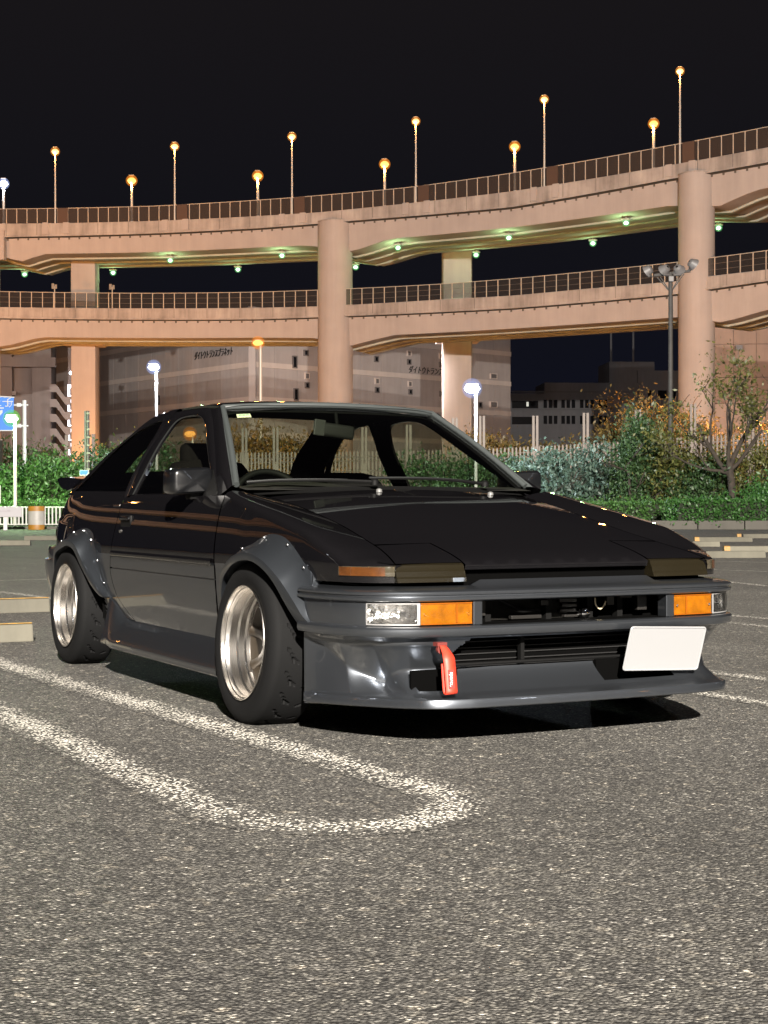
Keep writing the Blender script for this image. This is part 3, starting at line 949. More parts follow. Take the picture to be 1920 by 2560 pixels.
def head(b, r, sx=1.0):
    b.lathe([(-r * .75, r * .35), (-r * .55, r * .72), (-r * .1, r), (r * .3, r * .85), (r * .6, r * .45), (r * .68, .01)], 16, axis='Z', capa=True)
def deck_lamp(u, v, rad, prof, label, rpx, thick, bulb, power, group):
    """pole standing on the deck with a glowing head; u, v of the head."""
    al = alpha_u(u)
    for _ in range(12):   # find the ring angle whose projection is u
        p = ring(al, rad, 0); d = np.array(p) - CAM
        uu = 960 + FPX * float(d @ RGT) / float(d @ FWD); al += (u - uu) / FPX * .9
    p = ring(al, rad, 0); D = float((np.array(p) - CAM) @ FWD)
    zb = prof(al) - .2; zt = hz(v, D)
    t = empty("deck_lamp", (p.x, p.y, zb), -YAW - al)
    tag(t, label, "street lamp", group)
    H_ = zt - zb; r_ = rpx / FPX * D
    b = MB(); b.tube([(0, 0, 0), (0, 0, H_ * .5), (0, 0, H_ - r_ * .5)], [thick * 1.25, thick, thick * .8], 8); b.build("pole", POLEM, t, smooth=40)
    b = MB(); b.box((0, 0, r_ * 1.15), (r_ * 1.1, r_ * .9, r_ * .2)); b.build("lamp_hood", POLEM, t, bevel=.02).location = (0, 0, H_)
    b = MB(); head(b, r_); b.build("bulb", bulb, t, smooth=60).location = (0, 0, H_)
    halo_shells(r_, {BULB_O: HALO_O, BULB_Y: HALO_Y, BULB_W: HALO_W}[bulb], t, (0, 0, H_), 1.3)
    lamp("lamp_light", (0, -.3, H_ - r_ * 1.1), power, SOD if bulb is not BULB_W else (.8, .88, 1), .3, t)
    return t
TALL = "tall thin lamps standing on the upper deck"
for u, v, lab in ((140, 378, "first tall thin lamp from the left above the upper deck"), (438.5, 366, "second tall thin lamp from the left above the upper deck"),
                  (731.5, 342, "tall thin lamp above the upper deck left of the middle pillar"), (1041, 304, "tall thin lamp above the upper deck right of the middle pillar"),
                  (1362, 250, "tall thin lamp standing second from the right over the upper deck"), (1701, 180, "highest lamp, rising over the right-hand pillar")):
    deck_lamp(u, v, RR + .2, U_top, lab, 9, .085, BULB_Y, DECK_LAMP, TALL)
for u in (140, 438.5, 731.5, 1041, 1362, 1701):
    al = alpha_u(u)
    for da in (-1.05, 1.15):
        a2 = al + da / RR
        b = MB(); p0 = ring(a2, RR - .05, U_led(a2) + .25); b.box((0, 0, (U_top(a2) - U_led(a2) - .2) / 2), (.62, .14, U_top(a2) - U_led(a2) - .2))
        o = b.build("pilaster", CONC, bpy.data.objects["upper_viaduct"], bevel=.02); o.location = p0; o.rotation_euler = (0, 0, -YAW - a2)
    b = MB(); b.box((0, 0, .5), (1.1, .06, 1.02)); o = b.build("lamp_screen", M("screen_brown", (.075, .04, .026), .7), bpy.data.objects["upper_viaduct"])
    a2 = al + .75 / RR; o.location = ring(a2, RR + .08, U_top(a2)); o.rotation_euler = (0, 0, -YAW - a2); o.scale = (1, 1, U_fh(al) - U_top(al))
SHORT = "bright orange lamps behind the upper deck"
for u, v, lab in ((331, 451, "bright orange lamp low above the upper deck, left of the second tall lamp"), (646, 440, "bright orange lamp behind the fence, left of the middle pillar"),
                  (963, 411, "bright orange lamp just right of the middle pillar"), (1288, 368, "bright orange lamp left of the second tall lamp from the right"),
                  (1635, 311, "bright orange lamp left of the highest lamp")):
    deck_lamp(u, v, RR + 10.6, U_top, lab, 11, .16, BULB_O, DECK_LAMP * 1.6, SHORT)
deck_lamp(11, 458, RR + 10.6, U_top, "white lamp at the left frame edge above the upper deck", 11, .16, BULB_W, DECK_LAMP * 1.6, SHORT)
# unseen fill lamps added behind the lower deck to brighten the warehouse
for k in range(7):
    al = alpha_u((-320, 60, 400, 620, 900, 1340, 1560)[k])
    p = ring(al, RR + 8.75, L_bot(al) + 1.0)
    t = empty("fill_lamp", p, -YAW - al)
    tag(t, "%s added fill lamp, out of sight on the far face of the lower deck" % ("first", "second", "third", "fourth", "fifth", "sixth", "seventh")[k], "luminaire", "added fill lamps on the far face of the lower deck")
    b = MB(); b.box((0, 0, 0), (.8, .3, .4)); b.build("housing", POLEM, t, bevel=.03)
    b = MB(); b.box((0, .17, -.02), (.7, .03, .3)); b.build("lens", BULB_Y, t)
    lamp("fill_light", (0, .45, -.1), 2.7e4 if k > 1 else 1.2e4, (1.0, .88, .82), .2, t, spot=math.radians(125), aim=(0, 1, -.55))
# assumed low sodium floodlights, added unseen behind the planting to light the square pillars
for u, D, z, wh_ in ((268, 159, 2.0, "left"), (1196, 166, 3.0, "right")):
    t = empty("assumed_floodlight", gp(u, D), -YAW)
    tag(t, "assumed low orange floodlight, unseen at the foot of the %s square pillar" % wh_, "floodlight", "assumed low floodlights at the square pillars")
    b = MB(); b.tube([(0, 0, 0), (0, 0, z)], .08, 8); b.build("stand", POLEM, t)
    b = MB(); b.box((0, 0, z), (.5, .4, .35)); b.build("bulb", BULB_O, t)
    lamp("assumed_flood", (-.3, -.1, z + .5), 5200, SOD, .3, t)
# same lamps assumed further round the ring, added to show in the car's paint
for k in range(6):
    al = alpha_u(-420) - .08 - k * .2
    p = ring(al, RR + .2, 0); zb = U_top(al)
    t = empty("deck_lamp", (p.x, p.y, zb), -YAW - al)
    tag(t, "%s assumed lamp of the upper deck round the bend, outside the picture" % ("first", "second", "third", "fourth", "fifth", "sixth")[k], "street lamp", "assumed lamps round the bend of the upper deck")
    b = MB(); b.tube([(0, 0, 0), (0, 0, 9)], .09, 8); b.build("pole", POLEM, t, smooth=40)
    b = MB(); head(b, .42); b.build("bulb", BULB_Y, t, smooth=60).location = (0, 0, 9.3)
    lamp("lamp_light", (0, 0, 8.6), DECK_LAMP, SOD, .3, t)

UND = "small greenish lamps under the upper deck"
for row, lst in ((2.2, ((427, 634), (706, 624), (996, 603), (1273, 576), (1566, 539))), (9.6, ((63, 673), (284, 672), (596, 665), (890, 650), (1191, 627), (1483, 597), (1797, 555)))):
    for i, (u, v) in enumerate(lst):
        al = alpha_u(u)
        for _ in range(12):
            p = ring(al, RR + row, 0); d = np.array(p) - CAM
            al += (u - (960 + FPX * float(d @ RGT) / float(d @ FWD))) / FPX * .9
        p = ring(al, RR + row, 0); D = float((np.array(p) - CAM) @ FWD)
        z = min(hz(v, D), U_bot(al) - .62)
        t = empty("underdeck_lamp", (p.x, p.y, z), -YAW - al)
        tag(t, "%s greenish lamp from the left in the %s row under the upper deck" % (("first", "second", "third", "fourth", "fifth", "sixth", "seventh")[i], "near, upper" if row < 5 else "far, lower"), "lamp", UND)
        ztop = U_bot(al)
        b = MB(); b.box((0, 0, .28), (.7, .5, .14)); b.bar((0, 0, .3), (0, 0, max(.5, ztop - z)), .08); b.build("lamp_housing", POLEM, t)
        b = MB(); head(b, .24); b.build("bulb", BULB_U, t, smooth=60); halo_shells(.24, HALO_U, t, (0, 0, 0))
        lamp("lamp_light", (0, -.2, -.5), UNDER_LAMP, (.55, 1.0, .45), .25, t)

def lot_lamp(u, v, D, label, r_, bulb, color, power, pole, polemat, group, lit=None, side=-1, aim=None):
    base = gp(u, D)
    t = empty("street_lamp", base, -YAW)
    tag(t, label, "street lamp", group)
    H_ = hz(v, D)
    b = MB(); b.tube([(0, 0, 0), (0, 0, .8), (0, 0, H_ - .1)], [pole * 1.2, pole, pole * .85], 12); b.build("pole", polemat, t, smooth=40)
    b = MB(); b.lathe([(r_ * .55, .02), (r_ * .5, r_ * .6), (r_ * .3, r_ * 1.0), (r_ * .2, r_ * 1.0), (r_ * .2, .02)], 20, axis='Z'); b.tube([(0, 0, -r_), (0, 0, r_ * .3)], pole * .8, 8)
    o = b.build("lamp_hood", polemat, t, smooth=40); o.location = (side * r_ * .55, 0, H_)
    b = MB(); head(b, r_); o = b.build("bulb", bulb, t, smooth=60); o.location = (side * r_ * .55, 0, H_ - r_ * .3); o.scale = (1.15, 1, .9)
    halo_shells(r_, {BULB_O: HALO_O, BULB_W: HALO_W, BULB_G: HALO_G}[bulb], t, (side * r_ * .55, 0, H_ - r_ * .3))
    lamp("lamp_light", (side * r_ * .55, -.3 - r_ if aim is None else .1 + r_, H_ - r_ * 1.4), power, color, .2, t, spot=None if aim is None else math.radians(165), aim=aim)
    return t
LOT = "lit street lamps round the parking lot"
lot_lamp(1190, 966, 56, "tall white-lit lamp post right of the windscreen, brightest lamp", .25, BULB_W, (.78, .88, 1), WHITE_LAMP, .06, POLEW, LOT)
lot_lamp(392, 913, 64, "white-lit lamp post above the car's rear roof in front of the warehouse", .21, BULB_W, (.78, .88, 1), WHITE_LAMP, .065, POLEW, LOT)
lot_lamp(652, 853, 100, "orange sodium lamp post rising behind the car roof", .30, BULB_O, SOD, SODIUM, .13, POLEM, LOT, aim=(0, 1, -.1))
lot_lamp(482, 1080, 76, "orange lamp seen glowing through the driver's side window", .24, BULB_O, SOD, SODIUM * .3, .07, POLEM, LOT, aim=(0, 1, -.1))
lot_lamp(38, 1040, 56.5, "small green-lit lamp post among the shrubs on the left", .22, BULB_G, (.60, 1.0, .45), GREEN_LAMP, .07, POLEM, LOT)
# same sodium lamps added out of the frame, to light the ramps and bushes
for u, v, D, wh_ in ((2075, 930, 80, "just beyond the right edge"), (-520, 840, 100, "nearest beyond the left edge"), (-1700, 830, 92, "second beyond the left edge"), (2350, 840, 96, "beyond the right edge"), (-3600, 800, 70, "third beyond the left edge")):
    lot_lamp(u, v, D, "added orange sodium lamp on the road under the ramps, " + wh_, .30, BULB_O, SOD, SODIUM * (2.2 if u < 0 else .7), .13, POLEM, "added sodium lamps along the road under the ramps", aim=(-.55, .83, -.02) if u < 0 else (0, 1, -.05) if u > 2200 else (-1, .45, -.1))

for k, (x, y, h, orange) in enumerate(((-9, -9.5, 5.2, 0), (-13, 3, 5.2, 0), (-16, 13, 5.5, 0), (-4, -17, 6, 0), (7, -13, 5.5, 0), (14, -4, 5.5, 0), (-21, -6, 7, 1), (-26, 9, 7, 1), (-2, -30, 7, 1), (18, -22, 7, 1))):  # lot lamps added outside the frame to put highlights on the car's paint
    t = empty("street_lamp", (x, y, 0), .6 * k)
    tag(t, "%s added lot lamp number %s outside the picture" % ("orange" if orange else "white", ("one", "two", "three", "four", "five", "six", "seven", "eight", "nine", "ten")[k]), "street lamp", "added lot lamps round the photographer")
    b = MB(); b.tube([(0, 0, 0), (0, 0, h)], .08, 10); b.build("pole", POLEW, t, smooth=40)
    b = MB(); head(b, .26); b.build("bulb", BULB_O if orange else BULB_W, t, smooth=60).location = (0, 0, h + .2)
    lamp("lamp_light", (0, 0, h - .2), 60, SOD if orange else (.85, .9, 1), .2, t)

# unseen floodlight mast, assumed behind the photographer to light the lot
MAST = Vector((-0.36, -0.93, 0)).normalized() * 66
t = empty("assumed_mast", (MAST.x, MAST.y, 0))
tag(t, "tall floodlight mast assumed behind the photographer, lighting the lot", "floodlight mast")
b = MB(); b.tube([(0, 0, 0), (0, 0, 15), (0, 0, 30.5)], [.35, .25, .16], 14); b.build("mast", STEEL, t, smooth=40)
b = MB(); b.lathe([(30.2, .9), (30.4, .9), (30.4, .2)], 20, axis='Z'); b.build("head_ring", STEEL, t, smooth=40)
b = MB()
b.box((0, .9, 30.0), (.7, .2, .5)); b.build("floodlight_lens", M("flood_lens", (1, 1, 1), emit=(1, .93, .82), estr=40), t)
lamp("flood_light", (0.3, 1.1, 30.2), KEY_POWER, (1.0, 0.922, 0.825), .35, t, spot=math.radians(84), aim=(-MAST.x, -MAST.y, -30))

# ================================================================== BUILDINGS
def building_frame(u, D, rz, name, label, cat="building"):
    t = empty(name, gp(u, D), -YAW + rz)
    tag(t, label, cat)
    return t
WALLG = concrete("warehouse_panel", (0.36, 0.325, 0.315), 0.15)
BAND = concrete("warehouse_band", (0.52, 0.455, 0.42), 0.12)
DARKW = M("dark_window", (0.012, 0.012, 0.014), 0.15)
LOUV = M("louvre_grey", (0.13, 0.12, 0.12), 0.6)
LETTER = M("sign_letter_black", (0.02, 0.018, 0.018), 0.6)

def text_obj(name, body, size, parent, loc, rot, mat, shear=0.0, extrude=0.02, align='CENTER', sx=1.0):
    c = bpy.data.curves.new(name, 'FONT')
    c.body = body; c.size = size; c.shear = shear; c.extrude = extrude
    c.align_x = align; c.align_y = 'CENTER'
    c.materials.append(mat)
    o = bpy.data.objects.new(name, c)
    COL.objects.link(o)
    bpy.context.view_layer.update()
    me = bpy.data.meshes.new_from_object(o.evaluated_get(bpy.context.evaluated_depsgraph_get()))
    bpy.data.objects.remove(o)
    o = bpy.data.objects.new(name, me)
    COL.objects.link(o)
    o.parent = parent; o.location = loc; o.rotation_euler = rot; o.scale = (sx, 1, 1)
    return o

# long warehouse, its corner towards us
DC = 220.0
corner = gp(631, DC)
pl = gp(140, DC * 1.216); pr = gp(1278, DC * 1.167)
wh = empty("warehouse", corner)
tag(wh, "long grey panelled warehouse with pale floor bands and dark lettering", "building")
HW = 29.3
ZB = [hz(1085, DC), hz(997, DC), hz(910, DC), hz(823, DC)]
for end, nm in ((pl, "left"), (pr, "right")):
    d = end - corner; L_ = d.length; ex = d.normalized(); nrm = Vector((ex.y, -ex.x, 0)) * (1 if nm == "right" else -1)
    rz = math.atan2(ex.y, ex.x)
    # wall panels, storey by storey: rows of tall cladding panels with open joints
    npan = 15 if nm == "left" else 13
    zs = [0.0] + [z - .35 for z in ZB if z < HW] + [HW]
    pw = L_ / npan
    back = MB(); back.box((0, 0, HW / 2), (L_ - .2, .3, HW)); o = back.build("wall_core", M("wall_joint", (.06, .055, .052), .9), wh)
    o.location = Vector(ex) * L_ / 2 - nrm * .45; o.rotation_euler = (0, 0, rz)
    pmesh = {}
    for r_ in range(len(zs) - 1):
        z0, z1 = zs[r_] + (.75 if r_ else 0), zs[r_ + 1]
        b = MB(); b.box((0, 0, (z1 - z0) / 2), (pw - .05, .2, z1 - z0 - .02)); me = b.mesh("wall_panel", WALLG)
        for k in range(npan):
            p = Vector(ex) * pw * (k + .5) - nrm * .2
            inst("wall_panel", me, wh, (p.x, p.y, z0), (0, 0, rz))
        if r_:
            b = MB(); b.box((L_ / 2, 0, 0), (L_, .35, .75)); o = b.build("floor_band", BAND, wh)
            o.location = Vector((0, 0, zs[r_] + .375)) - nrm * .15; o.rotation_euler = (0, 0, rz)
    sgn = 1 if nm == "right" else -1
    def on_wall(u, v):  # point of this wall plane seen at u, v
        k = (u - 960) / FPX
        dirv = FH + RH * k
        A = np.array([[dirv[0], -ex.x], [dirv[1], -ex.y]])
        D_, s = np.linalg.solve(A, np.array([corner.x - CAM[0], corner.y - CAM[1]]))
        return Vector((CAM[0] + dirv[0] * D_, CAM[1] + dirv[1] * D_, hz(v, D_))) - corner, D_
    if nm == "left":
        p, D_ = on_wall(535, 885)
        text_obj("lettering", "ダイトウトランスプラネット", 1.30, wh, p + nrm * .1 + Vector((0, 0, 0)), (PI / 2, 0, rz + PI), LETTER, .25, .05, sx=1.02 * 96 / FPX * D_ / 9.3)
        for u, v in ((396, 1000), (400, 1046)):
            p, D_ = on_wall(u, v); b = MB(); b.box((0, 0, 0), (.7, .5, 1.5)); o = b.build("wall_hatch", DARKW, wh); o.location = p; o.rotation_euler = (0, 0, rz)
    else:
        p, D_ = on_wall(1090, 930.5)
        text_obj("lettering", "ダイトウトランスプラネット", 1.25, wh, p + nrm * .1, (PI / 2, 0, rz), LETTER, .25, .05, sx=1.02 * 108 / FPX * D_ / 9.3)
        for u, v, w_, h_, nm2, mt in ((737, 905, 9, 26, "door", DARKW), (740, 986, 9, 26, "door", DARKW), (765, 882, 8, 10, "window", DARKW), (768, 963, 8, 10, "window", DARKW),
                                      (765, 860, 10, 9, "louvre", LOUV), (768, 940, 10, 11, "louvre", LOUV), (941, 898, 8, 10, "window", DARKW), (943, 975, 8, 10, "window", DARKW), (942, 876, 9, 10, "louvre", LOUV), (943, 953, 9, 10, "louvre", LOUV),
                                      (1023, 905, 7, 9, "window", DARKW), (1026, 980, 7, 9, "window", DARKW), (1023, 884, 8, 9, "louvre", LOUV), (1025, 960, 8, 9, "louvre", LOUV),
                                      (1103, 912, 7, 9, "window", DARKW), (1104, 985, 7, 9, "window", DARKW), (1103, 891, 8, 9, "louvre", LOUV),
                                      (1234, 941, 19, 9, "vent_row", LOUV), (1234, 1012, 21, 11, "vent_row", LOUV), (1200, 1013, 9, 11, "window", DARKW)):
            p, D_ = on_wall(u, v); s_ = D_ / FPX
            b = MB(); b.box((0, 0, 0), (w_ * s_ * 1.05, .30, h_ * s_))
            o = b.build(nm2, mt, wh); o.location = p - nrm * .02; o.rotation_euler = (0, 0, rz)
            b = MB()
            for sx_ in (-1, 1): b.box((sx_ * (w_ * s_ * .5 + .1), -.0, 0), (.12, .42, h_ * s_ + .3))
            for sz_ in (-1, 1): b.box((0, -.0, sz_ * (h_ * s_ * .5 + .1)), (w_ * s_ + .08, .40, .12))
            fo = b.build("frame", BAND if mt is LOUV else LOUV, o)

b = MB(); b.box((0, 0, HW / 2), (1.0, 1.0, HW)); o = b.build("corner_post", WALLG, wh); o.location = (FH[0] * .45, FH[1] * .45, 0); o.rotation_euler = (0, 0, -YAW)
# building at the far left with the lit outside stairs
lb = building_frame(60, 196, 0.10, "stair_building", "grey building at the left with a lit zigzag outside staircase")
s_ = 196 / FPX
WALLS = concrete("stair_building_wall", (0.13, 0.11, 0.105), 0.2)
def lx(u): return (u - 60) * s_
npn = 5
for k in range(6):
    u0 = -160 + k * 48; dd = 0.0 if k not in (4,) else 0.8
    b = MB(); b.box((lx(u0 + 24), 3 + dd, 12), (48 * s_ - .06, 6, 24)); b.build("wall_panel", WALLS, lb)
b = MB(); b.box((lx(40), -.3, hz(905, 196)), (200 * s_, 1.0, 1.2)); b.build("eave_band", WALLS, lb)
for v in (901, 982):
    b = MB(); b.box((lx(37), -.25, hz(v, 196)), (.55, .5, .45)); b.build("wall_lamp", LOUV, lb)
LITW = M("lit_landing", (1, 1, 1), emit=(.86, .86, 1.0), estr=2.6)
for i, v in enumerate((976, 1013, 1050, 1086, 1122)):
    z = hz(v, 196)
    b = MB()
    x0, x1 = lx(130), lx(176)
    b.prism([(x0, z + .7), (x0 + .75, z + .7), (x1 - .5, z - .9), (x1 + .2, z - .9), (x1 + .2, z - 1.9), (x1 - .4, z - 1.9), (x0 + .75, z - .3), (x0, z - .3)], -2.4, -2.2, lambda p, t: (p[0], t, p[1]))
    b.build("stair_flight", M("stair_grey", (.16, .14, .135), .8), lb)
    b = MB(); b.box((lx(181), -1.2, z + .0), (1.05, .2, 1.5)); b.build("lit_doorway", LITW, lb)
    b = MB(); b.box((lx(180), -1.5, z - .15), (.36, .2, .9)); b.build("doorway_shade", M("stair_shade", (.18, .18, .21), .8), lb)
b = MB(); b.lathe([(-.3, .02), (0, .32), (.3, .02)], 10, axis='Z'); o = b.build("stair_lamp", BULB_W, lb, smooth=50); o.location = (lx(181), -1.6, hz(933, 196))
b = MB(); b.box((lx(181), .5, 12), (18 * s_ * 1.2, 2, 24)); b.build("stair_core", WALLS, lb)

# dark office block on the right
ob = building_frame(1283, 330, 0.06, "office_block", "dark blue-grey office block with rows of black windows on the right")
s3 = 330 / FPX
def ox(u): return (u - 1283) * s3
OFFW = concrete("office_wall", (0.20, 0.20, 0.215), 0.15)
for u0, u1, v, y0 in ((1275, 1362, 984, 0), (1362, 1600, 957, 0.0), (1530, 1645, 902, 1.5), (1600, 1720, 925, 0.6)):
    zt = hz(v, 330); b = MB(); b.box(((ox(u0) + ox(u1)) / 2, 6 + y0, zt / 2), (ox(u1) - ox(u0), 12, zt)); b.build("wall", OFFW, ob)
for v in (980, 1024):
    b = MB(); b.box((ox(1440), -.1, hz(v, 330)), (ox(1600) - ox(1280), .25, .35)); b.build("floor_line", M("office_line", (.16, .16, .17), .8), ob)
wm = MB(); wm.box((0, 0, 0), (.75, .3, 1.75)); wme = wm.mesh("window", DARKW)
for v in (1010, 1050):
    for gx in (1364, 1377, 1390, 1409, 1422, 1435, 1456, 1469, 1482, 1503, 1516):
        inst("window", wme, ob, (ox(gx), 0, hz(v, 330)))
    b = MB(); b.box((ox(1313), 0, hz(v + 2, 330)), (66 * s3, .3, 1.6)); b.build("window", DARKW, ob)
for gx, v, w_ in ((1630, 985, 8), (1662, 985, 22), (1690, 985, 14)):
    b = MB(); b.box((ox(gx), .6, hz(v, 330)), (w_ * s3, .3, 1.7)); b.build("window", DARKW, ob)
b = MB(); b.box((ox(1319), -.25, hz(1011, 330)), (.45, .1, .95)); b.build("lit_window", M("lit_window", (1, 1, 1), emit=(.8, .85, .7), estr=.5), ob)
for u, v0, v1 in ((1538, 800, 905), (1595, 805, 905)):
    b = MB(); b.tube([(ox(u), 3, hz(v1, 330)), (ox(u), 3, hz(v0, 330))], .22, 6); b.build("antenna_mast", OFFW, ob)

# brown wall at the right behind the pillar
rb = building_frame(1800, 185, -.05, "brown_building", "brown panelled building wall at the right frame edge behind the bare tree")
s4 = 185 / FPX
BRW = concrete("brown_wall", (0.26, 0.17, 0.125), 0.2)
zr = [0, hz(1010, 185), hz(945, 185), hz(862, 185), hz(790, 185), hz(730, 185)]
b = MB(); b.box((5 * 185 / 60, 3.2, zr[-1] / 2), (300 * s4, 6, zr[-1])); b.build("wall_core", M("brown_joint", (.09, .06, .045), .9), rb)
for i in range(len(zr) - 1):
    for k in range(6):
        b = MB(); b.box(((k - .9) * 2.7, .1, (zr[i] + zr[i + 1]) / 2), (2.66, .2, zr[i + 1] - zr[i] - .05)); b.build("wall_panel", BRW, rb)
for v in (872, 972):
    b = MB(); b.box(((1845 - 1800) * s4, -.4, hz(v, 185)), (.8, .7, .55)); b.bar(((1845 - 1800) * s4, -.3, hz(v, 185) - .2), ((1845 - 1800) * s4, -.05, hz(v + 22, 185)), .07); b.build("wall_lamp", LOUV, rb)

# ================================================================== SIGNS AND POSTS ON THE LEFT
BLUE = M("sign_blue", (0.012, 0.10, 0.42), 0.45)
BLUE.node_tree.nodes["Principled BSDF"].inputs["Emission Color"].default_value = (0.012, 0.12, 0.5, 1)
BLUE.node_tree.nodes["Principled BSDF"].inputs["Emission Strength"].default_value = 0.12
SW = M("sign_white", (0.30, 0.30, 0.30), 0.5)
D_ = 66.0; s5 = D_ / FPX
sg = empty("road_sign", gp(60, D_), -YAW)
tag(sg, "blue direction sign with white arrow on a white post", "road sign")
def sx5(u): return (u - 60) * s5
def quad_px(b, pts, y, D=D_, u0=60):
    s = D / FPX
    b.prism([((u - u0) * s, hz(v, D)) for u, v in pts], y, y + .03, lambda p, t: (p[0], t, p[1]))
b = MB(); quad_px(b, [(-110, 985), (35, 993), (34, 1074), (-110, 1074)], 0); b.build("sign_board", BLUE, sg)
b = MB(); quad_px(b, [(-112, 982.5), (36.5, 990.5), (36.5, 993), (-112, 985)], -.01); quad_px(b, [(-112, 1073.5), (35.5, 1073.5), (35.5, 1076), (-112, 1076)], -.01); b.build("sign_border", SW, sg)
text_obj("lettering", "八王子", .50, sg, (sx5(-9), -.03, hz(1004, D_)), (PI / 2, 0, 0), SW, 0, .004)
b = MB(); quad_px(b, [(-2, 1026), (7, 1023), (7, 1030), (-6, 1046), (-16, 1050), (-12, 1042)], -.015); quad_px(b, [(-60, 1017), (10, 1017), (10, 1020), (-60, 1020)], -.015); b.build("arrow", SW, sg)
b = MB(); quad_px(b, [(18, 1002), (31, 1002), (30, 1011), (24.5, 1017), (19, 1011)], -.012); b.build("route_shield", SW, sg)
b = MB(); quad_px(b, [(19.5, 1003.5), (29.5, 1003.5), (28.7, 1010.5), (24.5, 1015), (20.3, 1010.5)], -.03); b.build("shield_face", BLUE, sg)
text_obj("lettering", "357", .10, sg, (sx5(24.5), -.045, hz(1008, D_)), (PI / 2, 0, 0), SW, 0, .002)
b = MB(); b.tube([(sx5(60), .12, 0), (sx5(60), .12, hz(999, D_))], .085, 12); b.build("post", POLEW, sg, smooth=40)
for v in (1011, 1063):
    b = MB(); b.box((sx5(52), .06, hz(v, D_)), (36 * s5, .06, .07)); b.box((sx5(48), .02, hz(v, D_)), (10 * s5, .08, .16)); b.build("bracket", POLEW, sg, bevel=.01)

# studded black pole beside the planting
D_ = 60.0
sp = empty("studded_pole", gp(220, D_), -YAW)
tag(sp, "dark pole studded with pale bands in front of the orange pillar", "pole")
zt = hz(1026, D_)
b = MB(); b.tube([(0, 0, 0), (0, 0, zt)], .07, 12); b.build("pole", M("dark_pole", (.035, .032, .03), .5), sp, smooth=40)
b = MB(); b.box((-.09, .02, zt - 1.15), (.10, .04, 2.3)); b.build("pole_plate", M("dark_plate", (.03, .03, .03), .5), sp)
for i in range(8):
    b = MB(); b.tube([(-.03, -.07, zt - .10 - i * .31), (.09, -.07, zt - .10 - i * .31)], .035, 8); b.build("reflector", M("pale_band", (.22, .21, .175), .4), sp, smooth=40)
# little blue sign by the spoiler
D_ = 58.0
ls = empty("small_blue_sign", gp(211, D_), -YAW)
tag(ls, "small blue sign with white base just above the car's spoiler", "sign")
s6 = D_ / FPX
b = MB(); b.box((0, 0, hz(1181, D_)), (23 * s6, .04, 14 * s6)); b.build("sign_board", SW, ls)
b = MB(); b.box((-.01, -.03, hz(1180, D_)), (19 * s6, .02, 10 * s6)); b.build("sign_face", BLUE, ls)
b = MB(); b.prism([(4 * s6, hz(1187, D_)), (11 * s6, hz(1187, D_)), (11 * s6, hz(1180, D_))], -.055, -.045, lambda p, t: (p[0], t, p[1])); b.build("arrow", SW, ls)
b = MB(); b.tube([(0, .05, 0), (0, .05, hz(1176, D_))], .04, 8); b.build("post", POLEW, ls, smooth=40)
# white board on two legs and the drum
D_ = 52.5; s7 = D_ / FPX
wb = empty("white_board", gp(14, D_), -YAW)
tag(wb, "low white notice board on short white legs at the left edge", "notice board")
b = MB(); b.box(((6 - 14) * s7, 0, hz(1278, D_)), (97 * s7, .05, 27 * s7)); b.build("board", M("board_lilac_white", (.27, .26, .275), .5), wb, bevel=.02)
b = MB(); b.box(((2 - 14) * s7, -.035, hz(1276, D_)), (48 * s7, .012, .022)); b.box(((23 - 14) * s7, -.035, hz(1273.5, D_)), (7 * s7, .012, .02)); b.build("arrow_line", M("board_print", (.25, .23, .25), .6), wb)
for u in (-34, 13):
    b = MB(); b.box(((u - 14) * s7, .03, hz(1296, D_) / 1.0 - .18), (9 * s7, .06, .58)); b.build("leg", WHITEM, wb)
dr = empty("barrier_drum", gp(91, 53.0), -YAW)
tag(dr, "orange and white striped barrier drum beside the white railing", "traffic drum")
s8 = 53 / FPX
z0, z1 = max(0.01, hz(1323, 53)), hz(1264, 53)
h = z1 - z0
ORW = M("drum_orange", (.23, .105, .008), .5, noise=(8, .2)); WHW = M("drum_white", (.235, .225, .21), .5, noise=(5, .12))
R_ = 20.5 * s8
for a, c, mt, nm in ((0, .21, ORW, "lower_band"), (.21, .79, WHW, "white_band"), (.79, 1, ORW, "upper_band")):
    b = MB(); b.lathe([(z0 + h * a, R_ * (1.0 if a else .98)), (z0 + h * (a + c) / 2, R_ * 1.01), (z0 + h * c, R_)], 28, axis='Z', capa=True, capb=True); o = b.build(nm, mt, dr, smooth=40); o.scale = (1, .8, 1)
# white board fragment at the far left edge
b = MB(); b.box((0, 0, hz(1235, 54)), (.5, .05, .62)); o = b.build("notice_plate", WHITEM, bevel=.01); o.location = gp(-16, 54); o.rotation_euler = (0, 0, -YAW)
tag(o, "white plate cut off by the left edge above the notice board", "sign")

# floodlight mast on the right
D_ = 62.0; s9 = D_ / FPX
fm = empty("floodlight_pole", gp(1677, D_), -YAW)
tag(fm, "unlit floodlight pole with four heads in front of the right-hand pillar", "floodlight pole")
POLED = M("weathered_pole", (.028, .024, .021), .7, noise=(3, .3))
zt = hz(682, D_)
b = MB(); b.tube([(0, 0, 0), (0, 0, zt * .55), (0, 0, zt)], [.115, .10, .085], 12); b.build("pole", POLED, fm, smooth=40)
b = MB(); b.bar((-42 * s9, 0, hz(690, D_)), (50 * s9, 0, hz(679, D_)), .11, .10); b.build("cross_arm", POLED, fm)
for sx_, ue in ((-1, -34), (1, 34), (-1, -26), (1, 26)):
    b = MB(); b.bar((0, 0, hz(733, D_)), (ue * s9, 0, hz(690 - ue * .12, D_)), .035); b.build("brace", POLED, fm)
FLH = M("flood_housing", (.11, .10, .098), .5)
